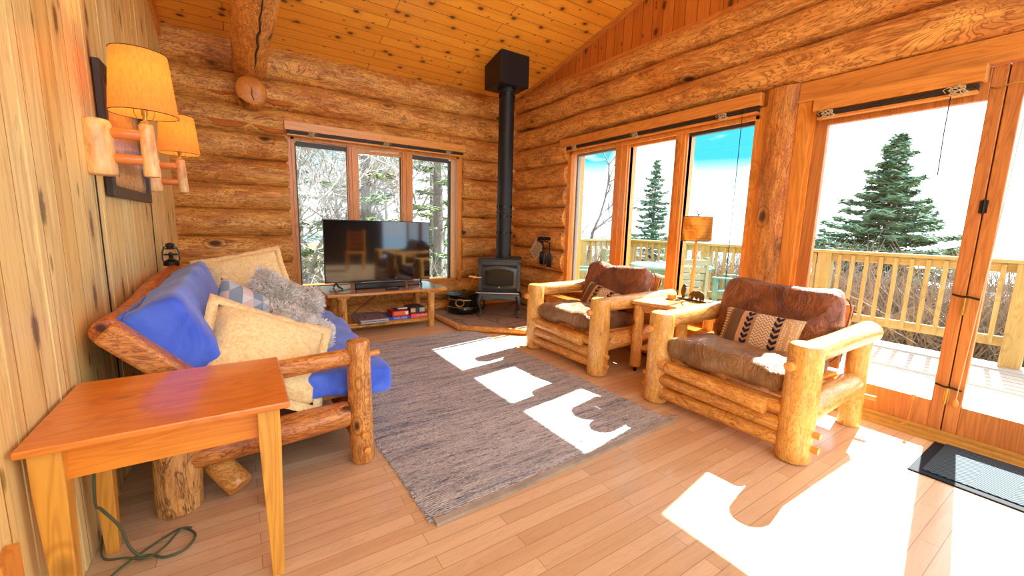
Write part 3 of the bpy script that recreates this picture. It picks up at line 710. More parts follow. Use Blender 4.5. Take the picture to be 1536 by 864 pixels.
# local: x along front (-.265...265), y backwards 0..0.5, z up
W_ = .262
kid(o, 'firebox', 'black_metal', lambda b: (b.box((-W_, .03, .30), (W_, .50, .70)),), smooth=False, bevel=.008)
kid(o, 'top_plate', 'gunmetal', lambda b: (b.box((-W_-.012, .005, .70), (W_+.012, .52, .722)), b.box((-W_, .02, .722), (W_, .50, .735))), smooth=False, bevel=.006)
kid(o, 'front_frame', 'gunmetal', lambda b: (b.box((-W_, .012, .33), (-W_+.045, .035, .70)), b.box((W_-.045, .012, .33), (W_, .035, .70)), b.box((-W_, .012, .655), (W_, .034, .70))), smooth=False, bevel=.004)
def arch(w, h0, h1, n=16, sx=0):
    pts = [(-w, h0), ]
    lower = [(-w+2*w*k/n, h0-.018*sin(pi*k/n)) for k in range(n+1)]
    upper = [(w-2*w*k/n, h1+.030*sin(pi*k/n)) for k in range(n+1)]
    return lower+upper
def ring(b, w, h0, h1, t, y0_, y1_):
    outer = arch(w, h0, h1); inner = arch(w-t, h0+t, h1-t); n = len(outer)
    vs = [(x, y0_, z) for x, z in outer]+[(x, y0_-.012, z) for x, z in inner]+[(x, y1_, z) for x, z in outer]+[(x, y1_, z) for x, z in inner]
    fs = []
    for i in range(n):
        j = (i+1) % n; fs += [(i, j, n+j, n+i), (i, 2*n+i, 2*n+j, j), (n+i, n+j, 3*n+j, 3*n+i)]
    b.add(vs, fs)
dr = kid(o, 'door', 'gunmetal', lambda b: ring(b, .215, .375, .615, .035, .0, .03))
kid(dr, 'door_glass', 'enamel', lambda b: b.add([(x, .012, z) for x, z in arch(.182, .40, .59)], [tuple(range(33, -1, -1))]), smooth=False, label='smoked oval glass')
kid(dr, 'door_knob', 'brass', lambda b: b.lathe([(.004, 0), (.012, .006), (.012, .016), (.004, .022)], (0, -.012, .385), 12, Matrix.Rotation(pi/2, 4, 'X')))
kid(dr, 'door_handle', 'peg', lambda b: b.tube([(-.22, -.01, .50), (-.25, -.035, .50), (-.30, -.045, .505), (-.37, -.05, .515)], [.008, .010, .014, .011], 10), label='wooden coil handle')
kid(o, 'ash_lip', 'chrome', lambda b: b.box((-W_-.02, -.055, .305), (W_-.01, .03, .322)), smooth=False, bevel=.005)
def apron(b):
    n = 16; top = [(-W_+.01+(2*W_-.02)*k/n, .30) for k in range(n+1)]
    bot = [(W_-.01-(2*W_-.02)*k/n, .235-.02*abs(cos(pi*k/n))**2+.0) for k in range(n+1)]
    p = top+bot; m = len(p)
    b.add([(x, .0, z) for x, z in p]+[(x, .03, z) for x, z in p], [tuple(range(m)), tuple(range(2*m-1, m-1, -1))]+[(i, m+i, m+(i+1) % m, (i+1) % m) for i in range(m)])
kid(o, 'apron', 'gunmetal', apron)
kid(o, 'base_box', 'black_metal', lambda b: b.box((-W_+.03, .03, .22), (W_-.03, .47, .30)), smooth=False)
for sx in (-1, 1):
    for yy, sy in ((.02, -1), (.47, 1)):
        def leg(b):
            x0 = sx*(W_-.035)
            pts = [(x0, yy, .27), (x0+sx*.022, yy+sy*.012, .22), (x0+sx*.020, yy+sy*.012, .16), (x0-sx*.002, yy, .09), (x0-sx*.002, yy, .04), (x0+sx*.015, yy+sy*.014, .012), (x0+sx*.028, yy+sy*.02, .004)]
            b.tube(pts, [.034, .036, .024, .015, .014, .018, .010], 12)
        kid(o, 'leg', 'gunmetal', leg)
def louv(b):
    for k in range(9): b.box((W_, .10, .42+k*.026), (W_+.008, .20, .432+k*.026))
kid(o, 'side_louvre', 'gunmetal', louv, smooth=False)
# stove pipe
o = empty('stove_pipe', (2.80, 4.44, .795), label='tall black stove pipe rising from the stove to the ceiling box', cat='stove pipe')
kid(o, 'pipe', 'pipe', lambda b: b.lathe([(.098, 0), (.098, .02), (.094, .022), (.094, .55), (.1, .552), (.1, .575), (.094, .577), (.094, .98), (.099, .982), (.099, 1.0), (.094, 1.002), (.094, 2.05)], seg=32))
for zz in (.30, .62, 1.92, .50):
    def perf(b):
        for k in range(36):
            q = 2*pi*k/36; b.box((-.003, -.002, 0), (.003, .002, .03), Matrix.Translation((.0955*cos(q), .0955*sin(q), zz)) @ Matrix.Rotation(q, 4, 'Z'))
        b.lathe([(.0942, 0), (.0946, .001), (.0942, .002)], (0, 0, zz), 36, cap=False)
    kid(o, 'vent_band', 'enamel', perf, smooth=False)
def boxtop(b):
    x0, x1, ya, yb_ = -.20, .19, -.18, .20
    vs = [(x0, ya, 2.02), (x1, ya, 2.02), (x1, yb_, 2.02), (x0, yb_, 2.02)]+[(x, y, ceil_z(4.44+y)-.795) for x, y in ((x0, ya), (x1, ya), (x1, yb_), (x0, yb_))]
    b.add(vs, [(0,3,2,1),(4,5,6,7),(0,1,5,4),(1,2,6,5),(2,3,7,6),(3,0,4,7)])
kid(o, 'ceiling_box', 'black_metal', boxtop, smooth=False, bevel=.005)
kid(o, 'collar', 'black_metal', lambda b: b.lathe([(.105, 1.98), (.115, 1.99), (.115, 2.022)], seg=32))

# black enamel canner pot with brass handles
o = empty('canning_pot', (2.42, 4.78, .058), label='black enamel lidded pot with brass handles left of the stove', cat='pot')
kid(o, 'body', 'enamel', lambda b: b.lathe([(.17, 0), (.20, .012), (.21, .03), (.212, .09), (.205, .10), (.215, .115), (.218, .22), (.222, .235), (.19, .245)], seg=40))
kid(o, 'lid', 'enamel', lambda b: b.lathe([(.224, .232), (.226, .245), (.20, .268), (.10, .285), (.02, .29), (.02, .30), (.001, .305)], seg=40))
kid(o, 'rim', 'chrome', lambda b: b.lathe([(.213, .088), (.218, .094), (.213, .10)], seg=40, cap=False))
kid(o, 'brass_band', 'brass', lambda b: b.tube([(.224*cos(q), .224*sin(q), .195) for q in [(-pi*.98)+.05*k for k in range(30)]], .007, 6))
def hnd(b):
    q = -2.25; c = Vector((.225*cos(q), .225*sin(q), .175)); t = Vector((-sin(q), cos(q), 0)); n_ = Vector((cos(q), sin(q), 0))
    b.tube([c+t*.05*cos(a)+n_*(.012+.022*sin(a/2))+Vector((0, 0, .045*sin(a)))-Vector((0, 0, .01)) for a in [2*pi*k/20 for k in range(21)]], .008, 8)
kid(o, 'handle', 'brass', hnd)
# kindling twig
b = MB(); b.log((2.42, 4.98, .06), (2.56, 4.66, .60), .011, .008, wob=.2, seed=3, seg=8); 
tag(b.obj('poker_stick', 'log_end'), 'thin wooden stick leaning behind the pot beside the stove', 'stick')

# fireplace tools and card on wall hooks
o = empty('tool_rack', (3.365, 4.32, 1.02), label='black iron hook rail on the log wall between stove and window', cat='rack')
kid(o, 'rail', 'iron', lambda b: b.box((-.01, -.13, 0), (.012, .13, .045)), smooth=False, bevel=.004)
for k in range(5):
    kid(o, 'hook', 'black_metal', lambda b: b.tube([(-.01, -.105+k*.05, .03), (-.04, -.105+k*.05, .02), (-.048, -.105+k*.05, -.01), (-.03, -.105+k*.05, -.025), (-.02, -.105+k*.05, -.01)], .007, 6))
o = empty('hearth_brush', (3.325, 4.305, .72), label='black hearth brush hanging from the hook rail', cat='brush')
kid(o, 'handle', 'iron', lambda b: b.tube([(0, 0, .29), (0, 0, .15)], .008, 8))
kid(o, 'bristle_head', 'black_plastic', lambda b: b.box((-.022, -.052, -.02), (.022, .052, .155)), bevel=.02)
o = empty('ash_shovel', (3.325, 4.165, .70), label='grey ash shovel hanging beside the black brush', cat='shovel')
kid(o, 'handle', 'iron', lambda b: b.tube([(0, 0, .30), (0, 0, .16)], .008, 8))
def blade(b):
    p = [(-.05, -.02), (.05, -.02), (.052, .12), (.03, .16), (0, .172), (-.03, .16), (-.052, .12)]
    b.prism(p, -.006, .006, Matrix.Rotation(pi/2, 4, 'Y') @ Matrix.Rotation(pi/2, 4, 'Z'))
kid(o, 'blade', 'gunmetal', blade, bevel=.003)
o = empty('paper_card', (3.345, 4.47, .89), label='tan printed card hanging cornerwise behind the hearth tools', cat='card')
mxc = Matrix.Rotation(radians(90), 4, 'Y') @ Matrix.Rotation(radians(40), 4, 'Z')
kid(o, 'sheet', 'paper', lambda b: b.box((-.12, -.10, -.003), (.12, .10, .0), mxc), smooth=False)
def lines(b):
    for k in range(7): b.box((-.09+k*.028, -.07, -.006), (-.086+k*.028, .06, -.003), mxc)
kid(o, 'printed_lines', 'iron', lines, smooth=False)

# ------------------------------------------------------------------ television bench
o = empty('tv_bench', (1.36, 4.72, 0), label='low rustic log bench with a varnished plank top below the television', cat='bench')
BX0, BX1, BY0, BY1 = .705, 2.0, 4.385, 5.06
ox, oy = 1.36, 4.72
def loc(b_): return b_
kid(o, 'top', 'bench_top', lambda b: b.box((BX0-ox, BY0-oy, .432), (BX1-ox, BY1-oy, .462)), smooth=False, bevel=.006)
for lx in (.86, 1.83):
    for ly in (4.47, 4.93):
        kid(o, 'leg', 'bench_log', lambda b: b.log((lx-ox, ly-oy, 0), (lx-ox, ly-oy, .432), .044, .042, wob=.07, seed=lx+ly, seg=14))
    kid(o, 'cleat', 'bench_log', lambda b: b.box((lx-ox-.06, 4.42-oy, .405), (lx-ox+.06, 4.98-oy, .432)), smooth=False, bevel=.004)
kid(o, 'shelf', 'bench_top', lambda b: b.box((.86-ox, 4.47-oy, .105), (1.83-ox, 4.93-oy, .123)), smooth=False, bevel=.004)
for ly in (4.47, 4.93): kid(o, 'shelf_rail', 'bench_log', lambda b: b.log((.84-ox, ly-oy, .09), (1.85-ox, ly-oy, .09), .016, wob=.08, seed=2, seg=10))

# television
TX0, TX1, TY, TZ0, TZ1 = .752, 1.955, 4.80, .520, 1.215
o = empty('television', ((TX0+TX1)/2, TY, .462), label='large flat black television on the low log bench before the window', cat='television')
cx, cz = (TX0+TX1)/2, .462
kid(o, 'back_shell', 'black_plastic', lambda b: (b.box((TX0-cx, .0, TZ0-cz), (TX1-cx, .03, TZ1-cz)), b.box((TX0-cx+.15, .03, TZ0-cz+.05), (TX1-cx-.15, .07, TZ1-cz-.2))), smooth=False, bevel=.004)
kid(o, 'screen', 'screen', lambda b: b.box((TX0-cx+.008, -.004, TZ0-cz+.016), (TX1-cx-.008, .0, TZ1-cz-.008)), smooth=False)
for sx in (-1, 1):
    kid(o, 'foot', 'black_plastic', lambda b: b.tube([(sx*.45, -.12, .012), (sx*.47, -.03, .02), (sx*.49, .01, .062), (sx*.50, .05, .02), (sx*.50, .13, .012)], .010, 6))
# sound bar
b = MB(); b.box((1.03, 4.66, .463), (1.60, 4.745, .525)); tag(b.obj('sound_bar', 'black_plastic', bevel=.012), 'black sound bar lying below the television screen', 'sound bar')
b = MB(); b.box((1.32, 4.48, .463), (1.46, 4.53, .482)); 
o = b.obj('remote_control', 'black_plastic', bevel=.006); tag(o, 'small black remote on the front of the bench top', 'remote')
o.rotation_euler = (0, 0, 0)
bb = MB()
for k in range(6):
    for j in range(2): bb.box((1.335+k*.02, 4.49+j*.018, .482), (1.345+k*.02, 4.50+j*.018, .485))
bb.obj('buttons', 'vinyl_grey', o, smooth=False)
b = MB(); b.box((1.66, 4.74, .463), (1.80, 4.84, .50)); tag(b.obj('media_box', 'vinyl_dark', bevel=.008), 'small dark box beside the sound bar on the bench', 'box')
def cab(pts, r, name, mat_, label):
    b = MB()
    P_ = [Vector(p) for p in pts]; out = []
    for i in range(len(P_)-1):
        p0 = P_[max(i-1, 0)]; p1 = P_[i]; p2 = P_[i+1]; p3 = P_[min(i+2, len(P_)-1)]
        for k in range(6):
            t = k/6; out.append(.5*((2*p1)+(-p0+p2)*t+(2*p0-5*p1+4*p2-p3)*t*t+(-p0+3*p1-3*p2+p3)*t**3))
    out.append(P_[-1]); b.tube(out, r, 6)
    o = b.obj(name, mat_); tag(o, label, 'cord'); return o
cab([(.76, 4.62, .468), (.83, 4.60, .468), (.90, 4.64, .468), (.98, 4.66, .47), (1.0, 4.75, .47)], .004, 'power_cord', 'cord_black', 'thin black cord curling on the left end of the television bench')
cab([(1.48, 5.10, .40), (1.35, 5.08, .30), (1.15, 5.06, .16), (1.0, 5.04, .05), (.92, 5.0, .01)], .004, 'power_cord', 'cord_black', 'black cord drooping diagonally behind the bench shelf')

# games and magazines on the bench shelf
def txt(parent, s_, size, loc_, rot, mat_, name='lettering', ext=.0006, width=None):
    c = bpy.data.curves.new(name, 'FONT'); c.body = s_; c.size = size; c.extrude = ext; c.align_x = 'CENTER'; c.align_y = 'CENTER'
    tmp = bpy.data.objects.new('tmp', c); COL.objects.link(tmp)
    dg = bpy.context.evaluated_depsgraph_get(); me = bpy.data.meshes.new_from_object(tmp.evaluated_get(dg)); bpy.data.objects.remove(tmp)
    me.materials.clear(); me.materials.append(M[mat_]); o = bpy.data.objects.new(name, me); COL.objects.link(o); o.parent = parent
    o.location = loc_; o.rotation_euler = rot
    if width:
        w_ = max(v.co.x for v in me.vertices)-min(v.co.x for v in me.vertices); o.scale = (width/w_,)*3
    return o
def colm(name, c, r=.45):
    if name not in M: M[name] = plain(name, c, r)
    return name
def gbox(name, label, x0, x1, ya, yb_, z0, z1, col, top=None, rz=0, cat='board game', group=None):
    cx_, cy_ = (x0+x1)/2, (ya+yb_)/2
    o = empty(name, (cx_, cy_, z0), rz, label, cat, group)
    w_, d_, h_ = (x1-x0)/2, (yb_-ya)/2, z1-z0
    kid(o, 'tray', col, lambda b: b.box((-w_+.002, -d_+.002, 0), (w_-.002, d_-.002, h_*.8)), smooth=False)
    kid(o, 'lid', top or col, lambda b: b.box((-w_, -d_, h_*.18), (w_, d_, h_)), smooth=False, bevel=.002)
    return o
colm('box_blue', (40, 84, 186)); colm('box_red', (206, 44, 32)); colm('box_orange', (236, 110, 70)); colm('box_pink', (232, 84, 104)); colm('box_dark', (52, 46, 62)); colm('tan_label', (214, 176, 120)); colm('pale_green', (170, 196, 160)); colm('mag_cover', (150, 120, 120)); colm('mag_teal', (92, 142, 142)); colm('mag_white', (214, 206, 200))
zs = .124
g1 = gbox('checkers_box', 'blue checkers box lettered in white under the red box on the shelf', 1.33, 1.575, 4.455, 4.72, zs, zs+.034, 'box_blue')
txt(g1, 'CHECKERS', .03, (.01, -.1345, .018), (pi/2, 0, 0), 'white_plastic', width=.15)
g2 = gbox('game_box', 'red game box stacked on the blue checkers box', 1.375, 1.56, 4.46, 4.66, zs+.035, zs+.094, 'box_red')
kid(g2, 'side_label', 'box_orange', lambda b: b.box((-.075, -.1015, .014), (.088, -.1, .055)), smooth=False)
kid(g2, 'side_picture', 'white_plastic', lambda b: b.box((.055, -.1025, .018), (.085, -.1015, .050)), smooth=False)
g3 = gbox('racing_game', 'pink and red flat game box on the right end of the shelf', 1.58, 1.79, 4.45, 4.75, zs, zs+.048, 'box_red', 'box_red')
kid(g3, 'pink_end', 'box_pink', lambda b: b.box((-.104, -.152, .004), (-.02, -.150, .044)), smooth=False)
txt(g3, 'RACING', .03, (.03, -.1515, .027), (pi/2, 0, .0), 'white_plastic', width=.12)
g4 = gbox('card_game', 'dark box with tan and green labels atop the pink game box', 1.59, 1.77, 4.50, 4.72, zs+.049, zs+.112, 'box_dark')
kid(g4, 'tan_label', 'tan_label', lambda b: b.box((-.08, -.1115, .008), (-.025, -.11, .056)), smooth=False)
kid(g4, 'green_label', 'pale_green', lambda b: b.box((.025, -.1115, .008), (.085, -.11, .056)), smooth=False)
b = MB(); b.lathe([(.05, 0), (.062, .008), (.06, .012)], (1.47, 4.56, zs+.0945), 20); tag(b.obj('small_tray', 'box_dark'), 'little dark oval tray lying on the red game box', 'tray')
b = MB(); b.box((1.45, 4.50, zs+.108), (1.56, 4.54, zs+.12)); tag(b.obj('card_pack', 'white_plastic', bevel=.002), 'small white pack of cards on the dark tray', 'card pack')
mags = [('mag_teal', .0, 'teal backed magazine at the bottom of the shelf pile'), ('mag_white', .06, 'white magazine second from the bottom of the shelf pile'), ('box_blue', -.05, 'blue edged magazine third in the shelf pile'), ('mag_white', .03, 'pale magazine second from the top of the shelf pile'), ('mag_cover', .02, 'mauve patterned magazine on top of the shelf pile')]
for k, (mm, r_, lb) in enumerate(mags):
    o = empty('magazine', (1.16+(.03 if k == 2 else 0), 4.60+(.05 if k == 2 else 0), zs+.0085*k), r_, lb, 'magazine', 'magazines stacked on the bench shelf')
    kid(o, 'pages', 'mag_white', lambda b: b.box((-.148, -.195, .001), (.148, .195, .0065)), smooth=False)
    kid(o, 'cover', mm, lambda b: (b.box((-.15, -.2, .0065), (.15, .2, .008)), b.box((-.15, -.2, 0), (.15, .2, .001))), smooth=False)
    if k == 4:
        def pat(b):
            for q in range(40): 
                x_, y_ = random.uniform(-.14, .12), random.uniform(-.19, .17); b.box((x_, y_, .008), (x_+random.uniform(.01, .05), y_+random.uniform(.004, .02), .0086))
        kid(o, 'cover_print', 'box_dark', pat, smooth=False)

# ------------------------------------------------------------------ rug and mat
def rugf(b):
    A_, B_, C_, D_ = Vector((.590, 1.40, 0)), Vector((2.235, 1.475, 0)), Vector((2.19, 4.10, 0)), Vector((.53, 4.06, 0))
    n, m = 40, 60; vs = []
    for lay, z in ((0, .0005), (1, .013)):
        for j in range(m+1):
            for i in range(n+1):
                u, v = i/n, j/m; p = (A_*(1-u)+B_*u)*(1-v)+(D_*(1-u)+C_*u)*v
                if i in (0, n): p = p+Vector((noise.noise((v*40, i, 0))*.012, 0, 0))
                if j in (0, m): p = p+Vector((0, noise.noise((u*14, j, 5))*.006, 0))
                zz = z+(noise.noise((u*9, v*14, 2))*.002 if lay else 0)
                vs.append((p.x, p.y, zz-(.006 if lay and (i in (0, n) or j in (0, m)) else 0)))
    k = (n+1)*(m+1); fs = []
    for j in range(m):
        for i in range(n):
            a = j*(n+1)+i; fs.append((k+a, k+a+1, k+a+n+2, k+a+n+1)); fs.append((a, a+n+1, a+n+2, a+1))
    bd = [i for i in range(n)]+[j*(n+1)+n for j in range(m)]+[m*(n+1)+i for i in range(n, 0, -1)]+[j*(n+1) for j in range(m, 0, -1)]
    for q in range(len(bd)): a, c = bd[q], bd[(q+1) % len(bd)]; fs.append((a, c, k+c, k+a))
    b.add(vs, fs)
o = empty('area_rug', (0, 0, 0), 0, 'large grey and navy woven rag rug on the wooden floor', 'rug')
kid(o, 'woven_field', 'rug', rugf)
kid(o, 'hem', 'rug_hem', lambda b: b.add([(.592, 1.388, .001), (2.235, 1.463, .001), (2.235, 1.50, .001), (.592, 1.425, .001), (.592, 1.388, .0145), (2.235, 1.463, .0145), (2.235, 1.495, .0155), (.592, 1.42, .0155)], [(0,3,2,1),(4,5,6,7),(0,1,5,4),(1,2,6,5),(2,3,7,6),(3,0,4,7)]), smooth=False)
def frg(b):
    for k in range(330):
        t = k/330; y = 1.42+t*2.65; x = .590+(-.06)*t
        b.tube([(x, y, .006), (x-random.uniform(.008, .02), y+random.uniform(-.008, .008), .005), (x-random.uniform(.012, .024), y+random.uniform(-.01, .01), .002)], [.003, .0025, .001], 4)
kid(o, 'loose_edge_loops', 'rug', frg)
for xx in (2.20,):
    kid(o, 'loose_thread', 'rug_hem', lambda b: [b.tube([(2.215, 1.52, .012), (2.25+.02*k, 1.50-.02*k, .02), (2.27, 1.53+.03*k, .006)], .0015, 4) for k in range(3)])
o = empty('doormat', (3.12, .03, 0), 0, 'dark ribbed rubber doormat lying inside the patio doors', 'mat')
kid(o, 'border', 'mat_rubber', lambda b: b.box((-.29, -.47, 0), (.28, .475, .008)), smooth=False, bevel=.003)
kid(o, 'ribbed_centre', 'doormat', lambda b: b.box((-.245, -.43, .008), (.24, .43, .014)), smooth=False, bevel=.003)

# ------------------------------------------------------------------ side table with tapered legs
o = empty('side_table', (-.2, 1.68, 0), label='orange pine side table with tapered golden legs against the pale wall', cat='table')
TZ = .63
kid(o, 'table_top', 'table_top', lambda b: b.box((-.29, -.265, TZ-.022), (.305, .25, TZ)), smooth=False, bevel=.005)
kid(o, 'apron', 'table_apron', lambda b: (b.box((-.24, -.205, TZ-.125), (.24, -.185, TZ-.022)),), smooth=False)
kid(o, 'apron', 'table_apron', lambda b: (b.box((-.24, .185, TZ-.125), (.24, .205, TZ-.022)),), smooth=False)
for sx in (-1, 1): kid(o, 'side_apron', 'table_apron', lambda b: b.box((sx*.235-.01, -.19, TZ-.125), (sx*.235+.01, .19, TZ-.022)), smooth=False)
for sx in (-1, 1):
    for sy in (-1, 1):
        def tl(b):
            x0, y0_ = sx*.245, sy*.205; w0, w1 = .031, .018
            tx, ty = -sx*.0, -sy*.0
            vs = []
            for z, w_ in ((TZ-.022, w0), (TZ-.14, w0), (0, w1)):
                ccx = x0-sx*(w0-w_)*-.0; cx_ = x0 - sx*0
                inner = (w0-w_)
                xa, xb = (x0-w0+ (2*inner if sx > 0 else 0)*.0, 0)
                vs += [(x0-w_, y0_-w_, z), (x0+w_, y0_-w_, z), (x0+w_, y0_+w_, z), (x0-w_, y0_+w_, z)]
            b.add(vs, [(0,1,2,3), (11,10,9,8)]+[(i*4+k, (i+1)*4+k, (i+1)*4+(k+1) % 4, i*4+(k+1) % 4) for i in range(2) for k in range(4)])
        kid(o, 'leg', 'table_leg', tl, smooth=False, bevel=.003)

cab([(-.395, 1.60, .50), (-.43, 1.70, .30), (-.43, 1.75, .245), (-.40, 1.78, .15), (-.385, 1.79, .06), (-.36, 1.79, .012), (-.33, 1.781, .008), (-.287, 1.744, .008), (-.23, 1.754, .008), (-.207, 1.821, .008), (-.251, 1.886, .008), (-.295, 1.866, .008), (-.365, 1.795, .014), (-.408, 1.758, .008), (-.437, 1.70, .008), (-.47, 1.55, .008)], .0045, 'extension_cord', 'cord_green', 'green extension cord looping on the floor under the side table')
cab([(-.485, 2.02, .06), (-.47, 1.851, .016), (-.398, 1.795, .018), (-.339, 1.754, .02), (-.293, 1.801, .012), (-.254, 1.869, .018), (-.22, 1.86, .016)], .004, 'lamp_cord', 'cord_green', 'second thinner green cord tangled with the extension cord on the floor')

# ------------------------------------------------------------------ wall sconces and picture
def sconce(y, label):
    o = empty('wall_sconce', (XL, y, 1.48), label=label, cat='sconce', group='log sconces on the pale plank wall')
    kid(o, 'back_plate', 'sconce_wood', lambda b: b.log((.030, 0, -.115), (.030, 0, .115), .056, .050, wob=.05, rnd=.3, seed=2, seg=18))
    for zz in (.065, -.04):
        kid(o, 'arm_dowel', 'sconce_dowel', lambda b: b.tube([(.06, 0, zz), (.068, 0, zz), (.165, 0, zz), (.180, 0, zz)], [.018, .022, .022, .012], 14))
    st = kid(o, 'lamp_stem', 'sconce_wood', lambda b: b.log((.196, 0, -.11), (.19, 0, .115), .030, .026, wob=.06, rnd=.3, seed=5, seg=18))
    kid(o, 'socket', 'brass', lambda b: (b.lathe([(.018, .115), (.02, .12), (.008, .13), (.008, .15), (.012, .155), (.012, .19)], (.19, 0, 0), 14),
        b.tube([(.165, 0, .135), (.155, 0, .16), (.165, 0, .30)], .002, 5), b.tube([(.215, 0, .135), (.225, 0, .16), (.215, 0, .30)], .002, 5)))
    def sh(b):
        prof = [(.120, .155), (.120, .157), (.098, .405), (.096, .405), (.118, .157), (.118, .155)]
        b.lathe([(r*.98, z) for r, z in prof], (.19, 0, 0), 40, cap=False)
    s_ = kid(o, 'lamp_shade', 'shade', sh)
    kid(s_, 'shade_rim', 'iron', lambda b: (b.tube([(.19+.118*cos(2*pi*k/40), .118*sin(2*pi*k/40), .155) for k in range(41)], .0018, 5, caps=False),
        b.tube([(.19+.0965*cos(2*pi*k/40), .0965*sin(2*pi*k/40), .405) for k in range(41)], .0018, 5, caps=False)))
    kid(o, 'bulb', 'bulb', lambda b: b.lathe([(.012, .19), (.028, .22), (.030, .245), (.02, .27), (.001, .28)], (.19, 0, 0), 14))
    kid(o, 'cord', 'cord_black', lambda b: b.tube([(.008, .012, -.11), (.006, .016, -.4), (.005, .022, -.9), (.006, .02, -1.2)], .0028, 5))
    l = bpy.data.lights.new('sconce_bulb_light', 'POINT'); l.energy = .95; l.color = (1, .62, .25); l.shadow_soft_size = .03
    lo = bpy.data.objects.new('sconce_bulb_light', l); COL.objects.link(lo); lo.parent = o; lo.location = (.19, 0, .31)
    return o
g = G('bulb'); g.b.inputs['Emission Color'].default_value = (1, .72, .35, 1); g.b.inputs['Emission Strength'].default_value = 2; M['bulb'] = g.m
sconce(2.46, 'large lit log sconce with a yellow shade nearest the viewer')
sconce(3.78, 'farther lit log sconce beyond the framed picture, near the corner')

o = empty('framed_picture', (XL+.004, 3.15, 1.585), label='dark framed landscape print hanging on the pale wall behind the nearer sconce', cat='picture')
kid(o, 'frame', 'frame_black', lambda b: (b.box((0, -.51, -.30), (.03, -.455, .30)), b.box((0, .455, -.30), (.03, .51, .30)), b.box((0, -.455, -.30), (.03, .455, -.245)), b.box((0, -.455, .245), (.03, .455, .30))), smooth=False, bevel=.004) if False else None
M['frame_black'] = plain('dark_picture_frame', (52, 36, 26), .4)
kid(o, 'frame', 'frame_black', lambda b: (b.box((0, -.51, -.30), (.03, -.455, .30)), b.box((0, .455, -.30), (.03, .51, .30)), b.box((0, -.455, -.30), (.03, .455, -.245)), b.box((0, -.455, .245), (.03, .455, .30))), smooth=False, bevel=.004)
kid(o, 'print', 'print', lambda b: b.box((.002, -.455, -.245), (.012, .455, .245)), smooth=False)

# oil lantern
# ------------------------------------------------------------------ cushion helpers
def rbox(sx, sy, sz, r, n=14, puff=0.0, wr=0.0, seed=0, wf=5.0, pinch=0.0):
    """rounded, slightly puffed and wrinkled block centred at the origin; returns MB"""
    b = MB(); idx = {}; H = (sx/2, sy/2, sz/2)
    def P_(p):
        p = Vector(p); q = Vector((p.x*H[0], p.y*H[1], p.z*H[2]))
        inner = Vector((max(-H[0]+r, min(H[0]-r, q.x)), max(-H[1]+r, min(H[1]-r, q.y)), max(-H[2]+r, min(H[2]-r, q.z))))
        d = q-inner
        if d.length > 1e-6: q = inner+d.normalized()*min(r, r)
        fx, fy, fz = 1-abs(p.x)**2.5, 1-abs(p.y)**2.5, 1-abs(p.z)**2.5
        q.z += (1 if p.z > 0 else -1)*puff*max(0, fx)*max(0, fy)*abs(p.z)
        if wr:
            v = q*wf+Vector((seed, seed*2, 0)); q += Vector((noise.noise(v), noise.noise(v+Vector((9, 0, 0))), noise.noise(v+Vector((0, 9, 0)))))*wr
            v2 = q*wf*3.1; q.z += noise.noise(v2)*wr*.35
        return q
    def vert(p):
        k = tuple(round(c, 5) for c in p)
        if k not in idx: idx[k] = len(b.v); b.v.append(tuple(P_(k)))
        return idx[k]
    g_ = [-1+2*i/n for i in range(n+1)]
    for ax in range(3):
        for s_ in (-1, 1):
            for i in range(n):
                for j in range(n):
                    q = []
                    for a, c in ((g_[i], g_[j]), (g_[i+1], g_[j]), (g_[i+1], g_[j+1]), (g_[i], g_[j+1])):
                        p = [0, 0, 0]; p[ax] = s_; p[(ax+1) % 3] = a; p[(ax+2) % 3] = c; q.append(vert(p))
                    b.f.append(tuple(q) if s_ > 0 else tuple(reversed(q))); b.mi.append(0)
    return b
